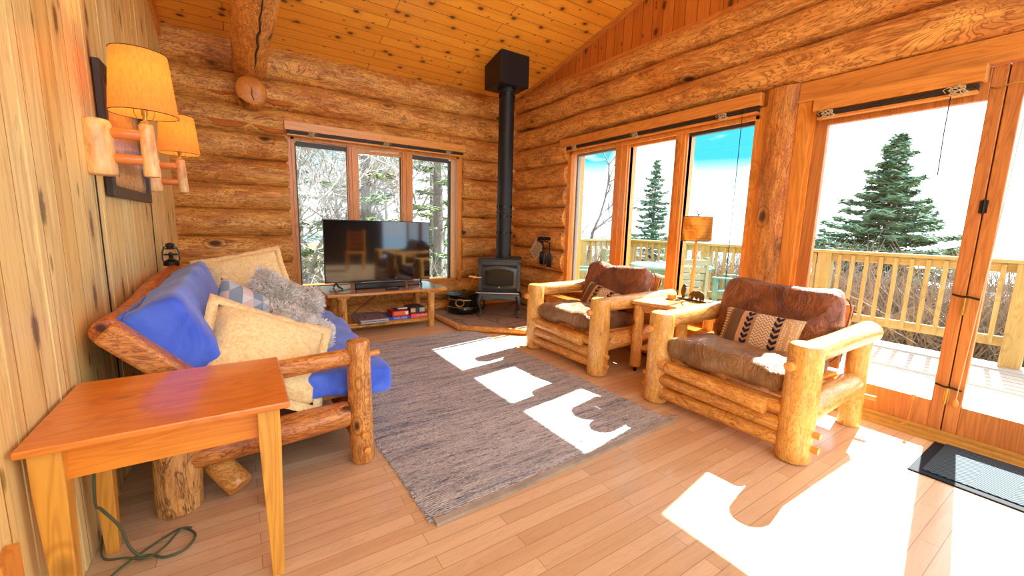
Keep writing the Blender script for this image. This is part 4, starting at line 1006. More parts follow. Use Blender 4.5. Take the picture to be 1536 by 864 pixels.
def pillow(w, h, t, n=22, pinch=.10, wr=.01, seed=0, flange=0, expo=.5):
    b = MB(); top = {}; bot = {}
    def xy(u, v):
        px = w/2*u*(1-pinch*(1-u*u)*0-pinch*(v*v)*0); 
        x = w/2*u*(1-pinch*(1-abs(v)**2)*0); 
        x = w/2*(u-pinch*u*(1-v*v)*.6*abs(u)); y = h/2*(v-pinch*v*(1-u*u)*.6*abs(v)); return x, y
    for i in range(n+1):
        for j in range(n+1):
            u, v = -1+2*i/n, -1+2*j/n; x, y = xy(u, v)
            z = t/2*(max(0, (1-u**4)*(1-v**4)))**expo
            nz_ = noise.noise((x*9+seed, y*9, seed))*wr+noise.noise((x*24+seed, y*24, 1))*wr*.4
            edge = (i in (0, n) or j in (0, n))
            top[i, j] = len(b.v); b.v.append((x, y, (0 if edge else z+nz_)))
            if edge: bot[i, j] = top[i, j]
            else: bot[i, j] = len(b.v); b.v.append((x, y, -z+nz_))
    for i in range(n):
        for j in range(n):
            b.f.append((top[i, j], top[i+1, j], top[i+1, j+1], top[i, j+1])); b.f.append((bot[i, j], bot[i, j+1], bot[i+1, j+1], bot[i+1, j])); b.mi += [0, 0]
    fl = None
    if flange:
        fl = MB(); per = [(i, 0) for i in range(n)]+[(n, j) for j in range(n)]+[(i, n) for i in range(n, 0, -1)]+[(0, j) for j in range(n, 0, -1)]
        vs = []
        for k, (i, j) in enumerate(per):
            x, y, _ = b.v[top[i, j]]; u, v = -1+2*i/n, -1+2*j/n; m_ = max(abs(u), abs(v))
            ex, ey = (u if abs(u) > .97 else u*.0), (v if abs(v) > .97 else v*.0)
            wv = noise.noise((k*.35, seed, 0))*.012
            x2, y2 = x+flange*(1 if u > .99 else -1 if u < -.99 else 0), y+flange*(1 if v > .99 else -1 if v < -.99 else 0)
            for (xx, yy_, zz) in ((x, y, .003), (x2, y2, .003+wv), (x2, y2, -.003+wv), (x, y, -.003)): vs.append((xx, yy_, zz))
        m = len(per); fs = []
        for k in range(m):
            a, c = k*4, ((k+1) % m)*4
            for q in range(4): fs.append((a+q, a+(q+1) % 4, c+(q+1) % 4, c+q))
        fl.add(vs, fs)
    return b, fl
def frame3(xd, yd):
    """rotation matrix whose local x,y follow the given directions (z = face normal)"""
    x = Vector(xd).normalized(); z = x.cross(Vector(yd)).normalized(); y = z.cross(x)
    return Matrix(((x.x, y.x, z.x), (x.y, y.y, z.y), (x.z, y.z, z.z))).to_euler()

# ------------------------------------------------------------------ futon
FY0, FY1 = 2.03, 3.80
o = empty('futon_sofa', (0, 0, 0), label='rustic log futon sofa with thick round posts along the pale wall', cat='sofa')
for yy, sd in ((FY0, 1), (FY1, 2)):
    kid(o, 'front_post', 'futon_log', lambda b: b.log((.462, yy, 0), (.452, yy, .632), .058, .055, wob=.05, rnd=.25, seed=sd, seg=24))
    kid(o, 'back_leg', 'stump', lambda b: b.log((-.272, yy+(.02 if sd == 1 else -.02), 0), (-.262, yy+(.02 if sd == 1 else -.02), .50), .082, .078, wob=.10, rnd=.15, seed=sd+4, seg=24))
    kid(o, 'arm_rail', 'futon_log_x', lambda b: b.log((-.24, yy+.01, .52), (.41, yy, .552), .044, .040, wob=.06, rnd=.3, seed=sd+6, seg=18))
    kid(o, 'arm_peg', 'peg', lambda b: b.tube([(.50, yy+.02, .545), (.56, yy+.03, .545)], [.016, .015], 10))
    kid(o, 'side_rail', 'futon_log_x', lambda b: b.log((-.22, yy+.02, .225), (.405, yy+.005, .262), .066, .060, wob=.08, rnd=.25, seed=sd+8, seg=20))
    if sd == 1:
        for zz, dx in ((.165, -.005), (.085, .005)):
            kid(o, 'post_peg', 'peg', lambda b: b.log((.462+dx, yy-.045, zz), (.462+dx, yy-.085, zz), .019, .018, wob=.05, seed=3, seg=12), label='round dowel end')
for zz, rr in ((.17, .040), (.085, .036)):
    kid(o, 'front_rail', 'futon_log_y', lambda b: b.log((.462, FY0+.05, zz), (.462, FY1-.05, zz), rr, wob=.06, seed=zz, seg=16))
kid(o, 'front_rail', 'futon_log_y', lambda b: b.log((.455, FY0+.05, .26), (.455, FY1-.05, .26), .045, wob=.06, seed=9, seg=16))
kid(o, 'brace_log', 'chair_arm', lambda b: b.log((-.24, 2.22, .24), (-.055, 2.02, .038), .056, .052, wob=.05, rnd=.2, seed=11, seg=18), label='short slanting log foot')
def slats(b):
    for k in range(7):
        yy = FY0+.17+k*.24; b.box((-.2, yy, .285), (.44, yy+.09, .305))
kid(o, 'seat_slats', 'casing_x', slats, smooth=False)
# back rest: sloping ends and a thick top rail
for yy, sd in ((FY0+.015, 1), (FY1+.12, 2)):
    kid(o, 'back_side_rail', 'futon_log_x', lambda b: b.box((-.20, -.048, -.045), (.26, .048, .045), Matrix.Translation((-.295, yy, .635)) @ Matrix.Rotation(radians(47), 4, 'Y')), bevel=.016)
kid(o, 'back_top_rail', 'futon_log_y', lambda b: b.log((-.435, FY0+.04, .765), (-.425, FY1+.2, .800), .052, .046, wob=.06, rnd=.2, seed=12, seg=20, bow=.02))
kid(o, 'back_lower_rail', 'futon_log_y', lambda b: b.log((-.30, FY0+.05, .50), (-.30, FY1+.1, .50), .04, wob=.06, seed=14, seg=16))
# mattress: one long folded pad, its seat and back halves
MT = empty('futon_mattress', (0, 0, 0), label='bright blue folded futon mattress on the log sofa', cat='mattress')
sb = rbox(.80, 1.64, .155, .05, 30, puff=.014, wr=.022, seed=3, wf=4)
mm = Matrix.Translation((.245, 2.925, .388)) @ Matrix.Rotation(radians(2.5), 4, 'Y')
sb.v = [tuple(mm @ Vector(p)) for p in sb.v]
sb.obj('seat_pad', 'blue', MT, ang=3)
bk = rbox(.21, 1.90, .45, .038, 30, puff=.0, wr=.020, seed=8, wf=4)
mm = Matrix.Translation((-.215, 3.035, .655)) @ Matrix.Rotation(radians(-27), 4, 'Y')
bk.v = [tuple(mm @ Vector(p)) for p in bk.v]
bk.obj('back_pad', 'blue', MT, ang=3)
def piping(b):
    for lx, lz, s0 in ((-.10, .225, 0), ):
        pts = []
        for k in range(60):
            t = k/59; p = Vector((lx+.012*noise.noise((t*14, 1, 0)), -.93+1.86*t, lz-.005+.014*noise.noise((t*11, 5, 0))))
            pts.append(mm @ p)
        b.tube(pts, .008, 7)
    pts = [mm @ Vector(p) for p in ((-.100, -.94, .222), (-.103, -.956, .10), (-.103, -.958, -.05), (-.10, -.952, -.21))]; b.tube(pts, .007, 7)
kid(MT, 'piping_seam', 'blue_piping', piping)

# pillows on the futon
def place(b, fl, name, matn, loc_, rot, label, cat='pillow', group=None, flm=None):
    o = b.obj(name if fl is None else 'body', matn, ang=3)
    if fl is None: o.location = loc_; o.rotation_euler = rot; tag(o, label, cat, group); return o
    e = empty(name, loc_, 0, label, cat, group); e.rotation_euler = rot; o.parent = e; fl.obj('flange', flm or matn, e, ang=3); return e
G1 = 'cushions piled on the blue futon'
b, fl = pillow(.50, .42, .17, seed=1, wr=.012, flange=.035)
place(b, fl, 'sham_pillow', 'yellow', (.03, 3.56, .745), frame3((.96, .10, .18), (-.12, .55, .85)), 'tall yellow quilted pillow propped at the far end of the futon', group=G1)
b, fl = pillow(.50, .42, .19, seed=5, wr=.012, flange=.045)
place(b, fl, 'sham_pillow', 'yellow', (.075, 2.225, .555), frame3((.90, .08, -.42), (.30, .72, .62)), 'near yellow quilted pillow with wide flange slumped behind the arm rail', group=G1)
b, fl = pillow(.30, .30, .12, seed=9, wr=.006)
place(b, None, 'throw_pillow', 'geo', (.0, 2.62, .70), frame3((.70, .45, -.50), (-.10, .50, .85)), 'small grey triangle print pillow leaning on the blue back pad', group=G1)
def fur_pillow(w, h, t, loc_, rot, label, n=8000, L=.055, seed=4):
    b, _ = pillow(w, h, t, seed=seed, wr=.01)
    e = empty('fur_pillow', loc_, 0, label, 'pillow', G1); e.rotation_euler = rot; b.obj('body', 'fur', e, ang=3)
    h_ = MB(); rr = random.Random(seed)
    for k in range(n):
        u, v = rr.uniform(-1, 1), rr.uniform(-1, 1); s_ = 1 if rr.random() < .82 else -1
        x, y = w/2*u, h/2*v; z = s_*t/2*(max(0, (1-u**4)*(1-v**4)))**.5
        nrm = Vector((u**3*1.1/(w*6), v**3*1.1/(h*6), s_*.45)).normalized()
        sw = Vector((noise.noise((x*9, y*9, 3))*1.4, noise.noise((x*9, y*9, 11))*1.4-.5, 0))
        d = (nrm*.75+sw+Vector((rr.gauss(0, .25), rr.gauss(0, .25), 0))).normalized(); l = L*rr.uniform(.6, 1.15)
        p = Vector((x, y, z)); sd = d.cross(Vector((rr.gauss(0, 1), rr.gauss(0, 1), rr.gauss(0, 1)))).normalized()*.0028
        mid = p+d*l*.6+nrm*.004; tip = p+d*l-Vector((0, 0, .006)); h_.cur = 0 if rr.random() < .55 else 1
        h_.add([p-sd, p+sd, mid+sd*.8, mid-sd*.8, tip], [(0, 1, 2, 3), (3, 2, 4)])
    h_.obj('fur_pile', ['fur', 'fur_tip'], e, smooth=False, kind='stuff'); return e
fur_pillow(.44, .36, .17, (.22, 3.08, .635), frame3((.80, .10, -.42), (.25, .62, .72)), 'larger shaggy grey fur pillow before the far yellow pillow', seed=4)
fur_pillow(.34, .30, .14, (.27, 2.56, .535), frame3((.80, .25, -.50), (.35, .75, .5)), 'smaller shaggy grey fur pillow behind the near yellow pillow', n=4500, L=.036, seed=6)

# oil lantern on the futon's back rail
o = empty('oil_lantern', (-.432, 3.965, .838), label='small dark hurricane lantern at the far end of the futon back', cat='lantern')
kid(o, 'fuel_base', 'iron', lambda b: b.lathe([(.045, 0), (.05, .006), (.048, .03), (.03, .042), (.02, .048)], seg=24))
kid(o, 'globe', 'clear', lambda b: b.lathe([(.022, .05), (.036, .065), (.038, .085), (.028, .112), (.022, .122)], seg=24, cap=False))
kid(o, 'chimney_cap', 'iron', lambda b: b.lathe([(.036, .122), (.036, .127), (.022, .130), (.022, .15), (.030, .152), (.028, .160), (.012, .168), (.001, .17)], seg=24))
kid(o, 'burner', 'brass', lambda b: b.lathe([(.018, .045), (.020, .052), (.008, .06), (.004, .07)], seg=16))
for sx in (-1, 1): kid(o, 'side_tube', 'gunmetal', lambda b: b.tube([(sx*.042, 0, .02), (sx*.050, 0, .05), (sx*.048, 0, .10), (sx*.036, 0, .135), (sx*.02, 0, .145)], .005, 8))
kid(o, 'globe_guard', 'iron', lambda b: b.lathe([(.040, .078), (.043, .080), (.043, .086), (.040, .088)], seg=24))
kid(o, 'wick_holder', 'iron', lambda b: b.lathe([(.014, .05), (.014, .09), (.008, .10)], seg=12))

# ------------------------------------------------------------------ log armchairs
def armchair(y0, label, seed):
    """near posts at y0, far posts at y0+.87"""
    o = empty('log_armchair', (2.40, y0, 0), label=label, cat='armchair', group='log armchairs by the windows')
    for yy, s_ in ((0, -1), (.872, 1)):
        kid(o, 'front_post', 'chair_post', lambda b: b.log((.01, yy, 0), (.01, yy, .640), .084, .080, wob=.035, rnd=.28, seed=seed+yy, seg=28))
        kid(o, 'back_post', 'chair_post', lambda b: b.log((.79, yy+s_*.0, 0), (.79, yy, .56), .062, .060, wob=.04, rnd=.12, seed=seed+yy+3, seg=22))
        kid(o, 'arm', 'chair_arm', lambda b: b.log((.06, yy, .585), (.93, yy+s_*.005, .592), .058, .068, wob=.06, rnd=.4, seed=seed+yy+5, seg=22))
        kid(o, 'side_rail', 'chair_arm', lambda b: b.log((.07, yy, .262), (.74, yy, .285), .072, .068, wob=.05, rnd=.3, seed=seed+yy+7, seg=22))
        kid(o, 'arm_peg', 'peg', lambda b: b.tube([(-.05, yy+.025, .522), (-.092, yy+.030, .522), (-.100, yy+.030, .522)], [.026, .025, .018], 16))
        for zz in (.175, .095):
            kid(o, 'post_peg', 'peg', lambda b: b.tube([(.01, yy+s_*.07, zz), (.01, yy+s_*.115, zz)], [.018, .018], 14))
        kid(o, 'back_post_peg', 'peg', lambda b: b.tube([(.80, yy+s_*.05, .205), (.81, yy+s_*.11, .205)], [.016, .016], 12))
    kid(o, 'front_rail', 'chair_rail', lambda b: b.log((-.060, .128, .266), (-.050, .76, .280), .047, .038, wob=.03, rnd=.15, seed=seed+1, seg=20), label='upper front log with round cut ends')
    kid(o, 'front_rail', 'chair_rail', lambda b: b.log((.0, .05, .270), (.0, .83, .270), .042, .042, wob=.05, seed=seed+2, seg=18))
    kid(o, 'front_rail', 'chair_rail', lambda b: b.log((-.008, .06, .175), (-.008, .82, .180), .047, .045, wob=.07, seed=seed+2.5, seg=18))
    kid(o, 'front_rail', 'chair_rail', lambda b: b.log((-.005, .06, .092), (-.005, .82, .085), .046, .045, wob=.09, seed=seed+9, seg=18))
    kid(o, 'rail_stub', 'peg', lambda b: b.log((-.035, .775, .285), (-.035, .83, .285), .036, .036, wob=.03, rnd=.2, seed=seed+4, seg=16))
    kid(o, 'back_rail', 'chair_rail', lambda b: b.log((.79, .05, .27), (.79, .83, .27), .055, wob=.05, seed=seed+11, seg=18))
    def slat(b):
        for k in range(6): b.box((.03, .08+k*.125, .318), (.74, .16+k*.125, .334))
    kid(o, 'seat_slats', 'casing_x', slat, smooth=False)
    mb = Matrix.Translation((.80, .436, .56)) @ Matrix.Rotation(radians(17), 4, 'Y')
    def bf(b):
        b.box((-.015, -.36, -.22), (.015, -.28, .20), mb); b.box((-.015, .28, -.22), (.015, .36, .20), mb); b.box((-.012, -.36, .10), (.018, .36, .20), mb); b.box((-.012, -.36, -.18), (.018, .36, -.08), mb)
    kid(o, 'back_frame', 'casing_h', bf, smooth=False, bevel=.006)
    # cushions belong to the chair
    sc = rbox(.66, .72, .135, .05, 28, puff=.02, wr=.028, seed=seed, wf=6)
    mm = Matrix.Translation((.295, .436, .396)) @ Matrix.Rotation(radians(2), 4, 'Y'); sc.v = [tuple(mm @ Vector(p)) for p in sc.v]
    sc.obj('seat_cushion', 'leather_seat', o, ang=3)
    bc = rbox(.46, .735, .20, .08, 28, puff=.03, wr=.028, seed=seed+2, wf=6)
    mm = Matrix.Translation((.645, .436, .625)) @ Matrix.Rotation(radians(-70), 4, 'Y'); bc.v = [tuple(mm @ Vector(p)) for p in bc.v]
    q = bc.obj('back_cushion', 'leather', o, ang=3)
    def seam(b):
        pts = []
        w_, h_ = .375, .232
        for k in range(61):
            t = 2*pi*k/60; c_, s2 = cos(t), sin(t)
            e = .32; px = h_*(abs(c_)**e)*(1 if c_ >= 0 else -1); py = w_*(abs(s2)**e)*(1 if s2 >= 0 else -1)
            pts.append(mm @ Vector((px, py, -.075)))
        b.tube(pts, .005, 6, caps=False)
    kid(q, 'welt_seam', 'leather', seam)
    return o
armchair(.872, 'nearer log armchair with brown leather cushions in front of the post beside the patio doors', 2)
armchair(2.33, 'farther log armchair with brown leather cushions in front of the window near the stove', 30)
b, _ = pillow(.50, .29, .13, seed=21, wr=.006)
place(b, None, 'lumbar_pillow', 'aztec', (2.83, 1.31, .535), frame3((-.02, -1, -.02), (.36, 0, .93)), 'patterned lumbar pillow standing on the nearer armchair', group='striped lumbar pillows')
b, _ = pillow(.50, .29, .13, seed=22, wr=.006)
place(b, None, 'lumbar_pillow', 'aztec', (2.83, 2.74, .51), frame3((-.10, -.97, -.16), (.40, -.16, .90)), 'patterned lumbar pillow tilted on the farther armchair', group='striped lumbar pillows')

# ------------------------------------------------------------------ end table between the chairs
ER = radians(9)
o = empty('end_table', (3.02, 2.075, 0), ER, 'golden log legged end table with tiled top between the armchairs', 'table')
hw, hd, ez = .265, .235, .612
kid(o, 'top_border', 'chair_arm', lambda b: (b.box((-hw-.03, -hd, ez-.028), (hw+.03, -hd+.035, ez)), b.box((-hw-.03, hd-.035, ez-.028), (hw+.03, hd, ez)), b.box((-hw-.03, -hd+.035, ez-.028), (-hw+.005, hd-.035, ez)), b.box((hw-.005, -hd+.035, ez-.028), (hw+.03, hd-.035, ez))), smooth=False, bevel=.004)
kid(o, 'tile_inset', 'tile', lambda b: b.box((-hw, -hd+.03, ez-.02), (hw, hd-.03, ez-.003)), smooth=False)
kid(o, 'apron', 'chair_arm', lambda b: (b.box((-hw+.02, -hd+.02, ez-.09), (hw-.02, -hd+.04, ez-.028)), b.box((-hw+.02, hd-.04, ez-.09), (hw-.02, hd-.02, ez-.028)), b.box((-hw+.01, -hd+.03, ez-.09), (-hw+.03, hd-.03, ez-.028)), b.box((hw-.03, -hd+.03, ez-.09), (hw-.01, hd-.03, ez-.028))), smooth=False)
for sx in (-1, 1):
    for sy in (-1, 1):
        lg = kid(o, 'leg', 'chair_post', lambda b: b.log((sx*(hw-.02), sy*(hd-.05), .05), (sx*(hw-.02), sy*(hd-.05), ez-.03), .046, .040, wob=.05, rnd=.2, seed=sx+sy*2, seg=18))
        kid(lg, 'caster', 'iron', lambda b: (b.lathe([(.005, -.007), (.018, -.007), (.018, .007), (.005, .007)], (sx*(hw-.02), sy*(hd-.05), .019), 14, Matrix.Rotation(pi/2, 4, 'X')), b.tube([(sx*(hw-.02), sy*(hd-.05), .03), (sx*(hw-.02), sy*(hd-.05), .056)], .008, 8)))
kid(o, 'lower_shelf', 'chair_arm', lambda b: b.box((-hw+.02, -hd+.06, .20), (hw-.02, hd-.06, .218)), smooth=False, bevel=.003)

# tree lamp with bears
o = empty('tree_lamp', (3.20, 2.05, ez), label='rustic branch table lamp with a twig shade on the end table', cat='lamp')
kid(o, 'base', 'rusty_tin', lambda b: b.box((-.05, -.17, 0), (.05, .10, .012), Matrix.Rotation(radians(0), 4, 'Z')), smooth=False, bevel=.003)
kid(o, 'trunk', 'chair_post', lambda b: b.tube([(0, 0, .01), (.0, .004, .12), (0, -.004, .30), (0, 0, .48), (0, 0, .52)], [.018, .016, .014, .013, .008], 10))
for dy, za, zb, ln in ((.06, .16, .30, 1), (-.085, .17, .29, 1), (.035, .35, .43, 1), (-.04, .36, .44, 1)):
    kid(o, 'branch', 'sconce_wood', lambda b: b.tube([(0, 0, za), (0, dy*.5, (za+zb)/2), (0, dy, zb)], [.007, .006, .0045], 6))
kid(o, 'lamp_shade', 'twig_shade', lambda b: b.lathe([(.118, .50), (.112, .70), (.110, .70), (.116, .50)], seg=40, cap=False))
kid(o, 'shade_rim', 'iron', lambda b: (b.tube([(.118*cos(2*pi*k/40), .118*sin(2*pi*k/40), .50) for k in range(41)], .003, 5, caps=False), b.tube([(.112*cos(2*pi*k/40), .112*sin(2*pi*k/40), .70) for k in range(41)], .003, 5, caps=False),
    b.tube([(-.11, 0, .69), (.11, 0, .69)], .0015, 4)))
kid(o, 'finial', 'iron', lambda b: (b.tube([(0, 0, .69), (0, .004, .72), (0, .016, .735), (0, .006, .75)], .004, 6), b.tube([(0, 0, .718), (0, -.02, .722), (0, -.045, .738)], .0035, 6)))
def silhouette(b, pts, mx, t=.008):
    b.prism(pts, -t/2, t/2, mx)
up_bear = [(-.012, 0), (.012, 0), (.013, .02), (.010, .035), (.020, .05), (.024, .052), (.017, .065), (.022, .075), (.018, .085), (.015, .095), (.024, .100), (.025, .106), (.012, .115), (.004, .122), (-.001, .116), (-.010, .108), (-.018, .09), (-.024, .07), (-.026, .045), (-.020, .025), (-.014, .018)]
wk_bear = [(-.075, .028), (-.068, .026), (-.055, .030), (-.050, .018), (-.053, .002), (-.040, .0), (-.034, .016), (-.030, .026), (-.018, .026), (-.012, .004), (.004, .002), (.006, .018), (.018, .022), (.024, .002), (.038, 0), (.040, .016), (.048, .003), (.060, .003), (.062, .030), (.058, .052), (.046, .068), (.028, .076), (.008, .076), (-.014, .070), (-.030, .072), (-.045, .066), (-.056, .052), (-.070, .040)]
Rm = Matrix.Rotation(radians(-90), 4, 'Z') @ Matrix.Rotation(radians(90), 4, 'X')
kid(o, 'standing_bear', 'rusty_tin', lambda b: silhouette(b, up_bear, Matrix.Translation((-.02, .06, .012)) @ Rm))
kid(o, 'walking_bear', 'rusty_tin', lambda b: silhouette(b, wk_bear, Matrix.Translation((-.03, -.075, .012)) @ Rm))
# coaster stack in a glass
o = empty('coaster_glass', (3.075, 2.15, ez), label='clear glass holding orange coasters on the end table', cat='glass')
kid(o, 'saucer', 'peg', lambda b: b.lathe([(.05, 0), (.055, .004), (.05, .006)], seg=24))
kid(o, 'tumbler', 'clear', lambda b: b.lathe([(.040, .006), (.042, .08), (.040, .08), (.038, .01)], seg=28, cap=False))
kid(o, 'coasters', 'table_apron', lambda b: [b.lathe([(.036, .008+k*.008), (.036, .015+k*.008)], seg=24) for k in range(4)])

# ================================================================== outside
DZ = -.10
b = MB(); b.box((3.78, -2.5, DZ-.14), (6.62, 5.75, DZ)); tag(b.obj('deck', 'deck', smooth=False), 'weathered grey plank deck outside the patio doors', 'deck')
# railing along x=6.5, corner at y=5.62, return along y
def rail_run(p0, p1, label, posts, axis):
    o = empty('deck_railing', (0, 0, 0), label=label, cat='railing', group='treated lumber deck railings')
    mt = 'deck_rail_h'
    def seg(za, zb, w_):
        def f(b):
            if axis == 'y': b.box((p0[0]-w_, p0[1], za), (p0[0]+w_, p1[1], zb))
            else: b.box((p0[0], p0[1]-w_, za), (p1[0], p0[1]+w_, zb))
        return f
    kid(o, 'cap_rail', mt, seg(.955, .992, .07), smooth=False, bevel=.004)
    kid(o, 'top_rail', mt, seg(.86, .955, .02), smooth=False)
    kid(o, 'bottom_rail', mt, seg(.10, .20, .02), smooth=False)
    for q in posts:
        kid(o, 'post', 'deck_rail', lambda b: b.box((p0[0]-.06, q-.075, DZ), (p0[0]+.06, q+.075, .955)) if axis == 'y' else b.box((q-.075, p0[1]-.06, DZ), (q+.075, p0[1]+.06, .955)), smooth=False, bevel=.004)
    a, c = (p0[1], p1[1]) if axis == 'y' else (p0[0], p1[0]); u = a+.09
    while u < c-.05:
        if min(abs(u-q) for q in posts) > .10:
            kid(o, 'baluster', 'deck_rail', lambda b: b.box((p0[0]-.045, u-.019, .12), (p0[0]-.02, u+.019, .94)) if axis == 'y' else b.box((u-.019, p0[1]-.045, .12), (u+.019, p0[1]-.02, .94)), smooth=False)
        u += .138
rail_run((6.5, -2.4), (6.5, 5.66), 'long golden lumber railing along the outer edge of the deck', [.565, 2.27, 3.95, 5.6, -1.2], 'y')
rail_run((3.7, 5.62), (6.5, 5.62), 'short golden lumber railing at the far end of the deck', [3.85, 5.2, 6.42], 'x')

o = empty('patio_table', (5.95, 4.22, DZ), label='round teal patio table on the deck outside the triple window', cat='table')
kid(o, 'top', 'teal_top', lambda b: b.lathe([(.60, .68), (.64, .69), (.65, .71), (.64, .725), (.02, .73)], seg=48))
kid(o, 'apron', 'teal', lambda b: b.lathe([(.52, .60), (.52, .69)], seg=40))
for k in range(4):
    q = pi/4+k*pi/2; kid(o, 'leg', 'teal', lambda b: b.tube([(.42*cos(q), .42*sin(q), .68), (.5*cos(q), .5*sin(q), 0)], .03, 8))
def dchair(loc_, rz, label, mat_='soap'):
    o = empty('patio_chair', (loc_[0], loc_[1], DZ), rz, label, 'chair', 'slatted patio chairs on the deck')
    for k in range(5): kid(o, 'back_slat', mat_, lambda b: b.box((-.25, .20+k*.018, .42+k*.10), (.25, .222+k*.018, .50+k*.10)), smooth=False, bevel=.004)
    for k in range(4): kid(o, 'seat_slat', mat_, lambda b: b.box((-.26, -.25+k*.115, .40), (.26, -.15+k*.115, .42)), smooth=False, bevel=.004)
    for sx in (-1, 1):
        kid(o, 'front_leg', mat_, lambda b: b.box((sx*.27-.02, -.26, 0), (sx*.27+.02, -.20, .62)), smooth=False)
        kid(o, 'back_leg', mat_, lambda b: b.box((sx*.27-.02, .20, 0), (sx*.27+.02, .28, .93)), smooth=False)
        kid(o, 'armrest', mat_, lambda b: b.box((sx*.27-.04, -.28, .62), (sx*.27+.04, .24, .642)), smooth=False, bevel=.004)
    return o
dchair((5.30, 3.62), radians(150), 'pale green slatted chair with its back to the room beside the teal table')
dchair((4.75, 4.95), radians(60), 'teal slatted chair on the deck seen through the left window pane', 'teal')
dchair((6.05, 3.15), radians(195), 'slatted chair at the right side of the teal table partly behind the lamp', 'teal')
dchair((5.9, 5.2), radians(10), 'slatted chair at the far side of the teal table by the railing corner', 'soap')

# ground, lake
def gz(x, y):
    r = max(0, x-8.5); return -.95-.16*r-.012*r*r*.5+.25*noise.noise((x*.2, y*.2, 0)) if x > 6 else -1.2+.25*noise.noise((x*.2, y*.2, 0))+(.45 if y > 7 else 0)*min(1, (y-7)/4 if y > 7 else 0)
b = MB(); nx, ny = 50, 50; X0, X1, Y0, Y1 = -22, 32, -16, 44
for j in range(ny+1):
    for i in range(nx+1):
        x, y = X0+(X1-X0)*i/nx, Y0+(Y1-Y0)*j/ny; b.v.append((x, y, gz(x, y)))
for j in range(ny):
    for i in range(nx): a = j*(nx+1)+i; b.f.append((a, a+1, a+nx+2, a+nx+1)); b.mi.append(0)
tag(b.obj('hillside_ground', 'ground'), kind='structure')
b = MB(); b.box((-700, -700, -22.5), (900, 900, -22)); tag(b.obj('lake_surface', 'sea', smooth=False), kind='structure')

rt_ = random.Random(11)
def spruce(x, y, z, h, r, label, dens=1.0, mt='needles', bare=.0, tr=.012, group='spruce trees outside'):
    o = empty('spruce_tree', (x, y, z), rt_.uniform(0, 6), label, 'tree', group)
    kid(o, 'trunk', 'bark', lambda b: b.tube([(0, 0, -.5), (0, 0, h*.3), (0, 0, h*.7), (0, 0, h)], [tr*h*1.3, tr*h, tr*h*.6, .01], 10))
    br = MB(); fo = MB(); n = int(h*13*dens)
    for k in range(n):
        t = (k+rt_.random())/n; zz = h*(bare+(1-bare)*t); L = r*(1-t)**1.05*rt_.choice((.55, .8, 1.0, 1.15))*rt_.uniform(.85, 1.1)+.14; q = k*2.4+rt_.uniform(-.3, .3)
        d = Vector((cos(q), sin(q), 0)); pts = []
        for s_ in range(6):
            u = s_/5; pts.append(Vector((0, 0, zz))+d*L*u+Vector((0, 0, (-.16*L*u+.20*L*u*u*u))))
        br.tube(pts, [.014*(1-.8*s_/5) for s_ in range(6)], 4, caps=False)
        m = int(max(14, L*105*dens))
        for q2 in range(m):
            u = rt_.uniform(.12, 1.0); i_ = min(4, int(u*5)); f_ = u*5-i_; p = pts[i_].lerp(pts[i_+1], f_)
            spread = .32*L*(1.15-u)+.05; side = Vector((-d.y, d.x, 0)); p = p+side*rt_.uniform(-spread, spread)+Vector((0, 0, rt_.uniform(-.07, .03)))+d*rt_.uniform(-.05, .05)
            s1 = rt_.uniform(.06, .13); a = rt_.uniform(0, 6.28); v1 = Vector((cos(a), sin(a), rt_.uniform(-.5, .3)))*s1; v2 = Vector((-sin(a), cos(a), rt_.uniform(-.6, .2)))*s1*.28; v3 = Vector((0, 0, s1*.22))
            fo.add([p-v1, p+v2, p+v1, p-v2, p+v3], [(0, 1, 4), (1, 2, 4), (2, 3, 4), (3, 0, 4)])
    br.obj('branches', 'bark', o); fo.obj('needle_foliage', mt, o, smooth=False)
    return o
def bare_tree(x, y, z, h, label, seed, r0=.07, mt='twig', lean=(0, 0), depth=5, group='bare trees outside'):
    rr = random.Random(seed); o = empty('bare_tree', (x, y, z), 0, label, 'tree', group); tk = MB(); tw = MB()
    def grow(p, d, L, r, lv):
        pts = [p]; rs = [r]; n = 4
        for k in range(n):
            d = (d+Vector((rr.gauss(0, .13), rr.gauss(0, .13), rr.gauss(.03, .08)))).normalized(); p = p+d*L/n; pts.append(p); rs.append(r*(1-.5*(k+1)/n))
            if lv > 0 and k >= (1 if lv == depth else 0):
                for _ in range(2 if lv > 1 else 2):
                    e = Vector((rr.gauss(0, 1), rr.gauss(0, 1), rr.gauss(.25, .6))).normalized(); nd = (d*.75+e*.75).normalized()
                    grow(p, nd, L*rr.uniform(.42, .68), r*.45, lv-1) if rr.random() < (.85 if lv > 2 else .62) else None
        (tk if lv == depth else tw).tube(pts, [max(.004, q) for q in rs], 6 if lv == depth else 3, caps=False)
    grow(Vector((0, 0, -.3)), Vector((lean[0], lean[1], 1)).normalized(), h, r0, depth)
    tk.obj('trunk', mt, o); tw.obj('twigs', mt, o, smooth=False); return o

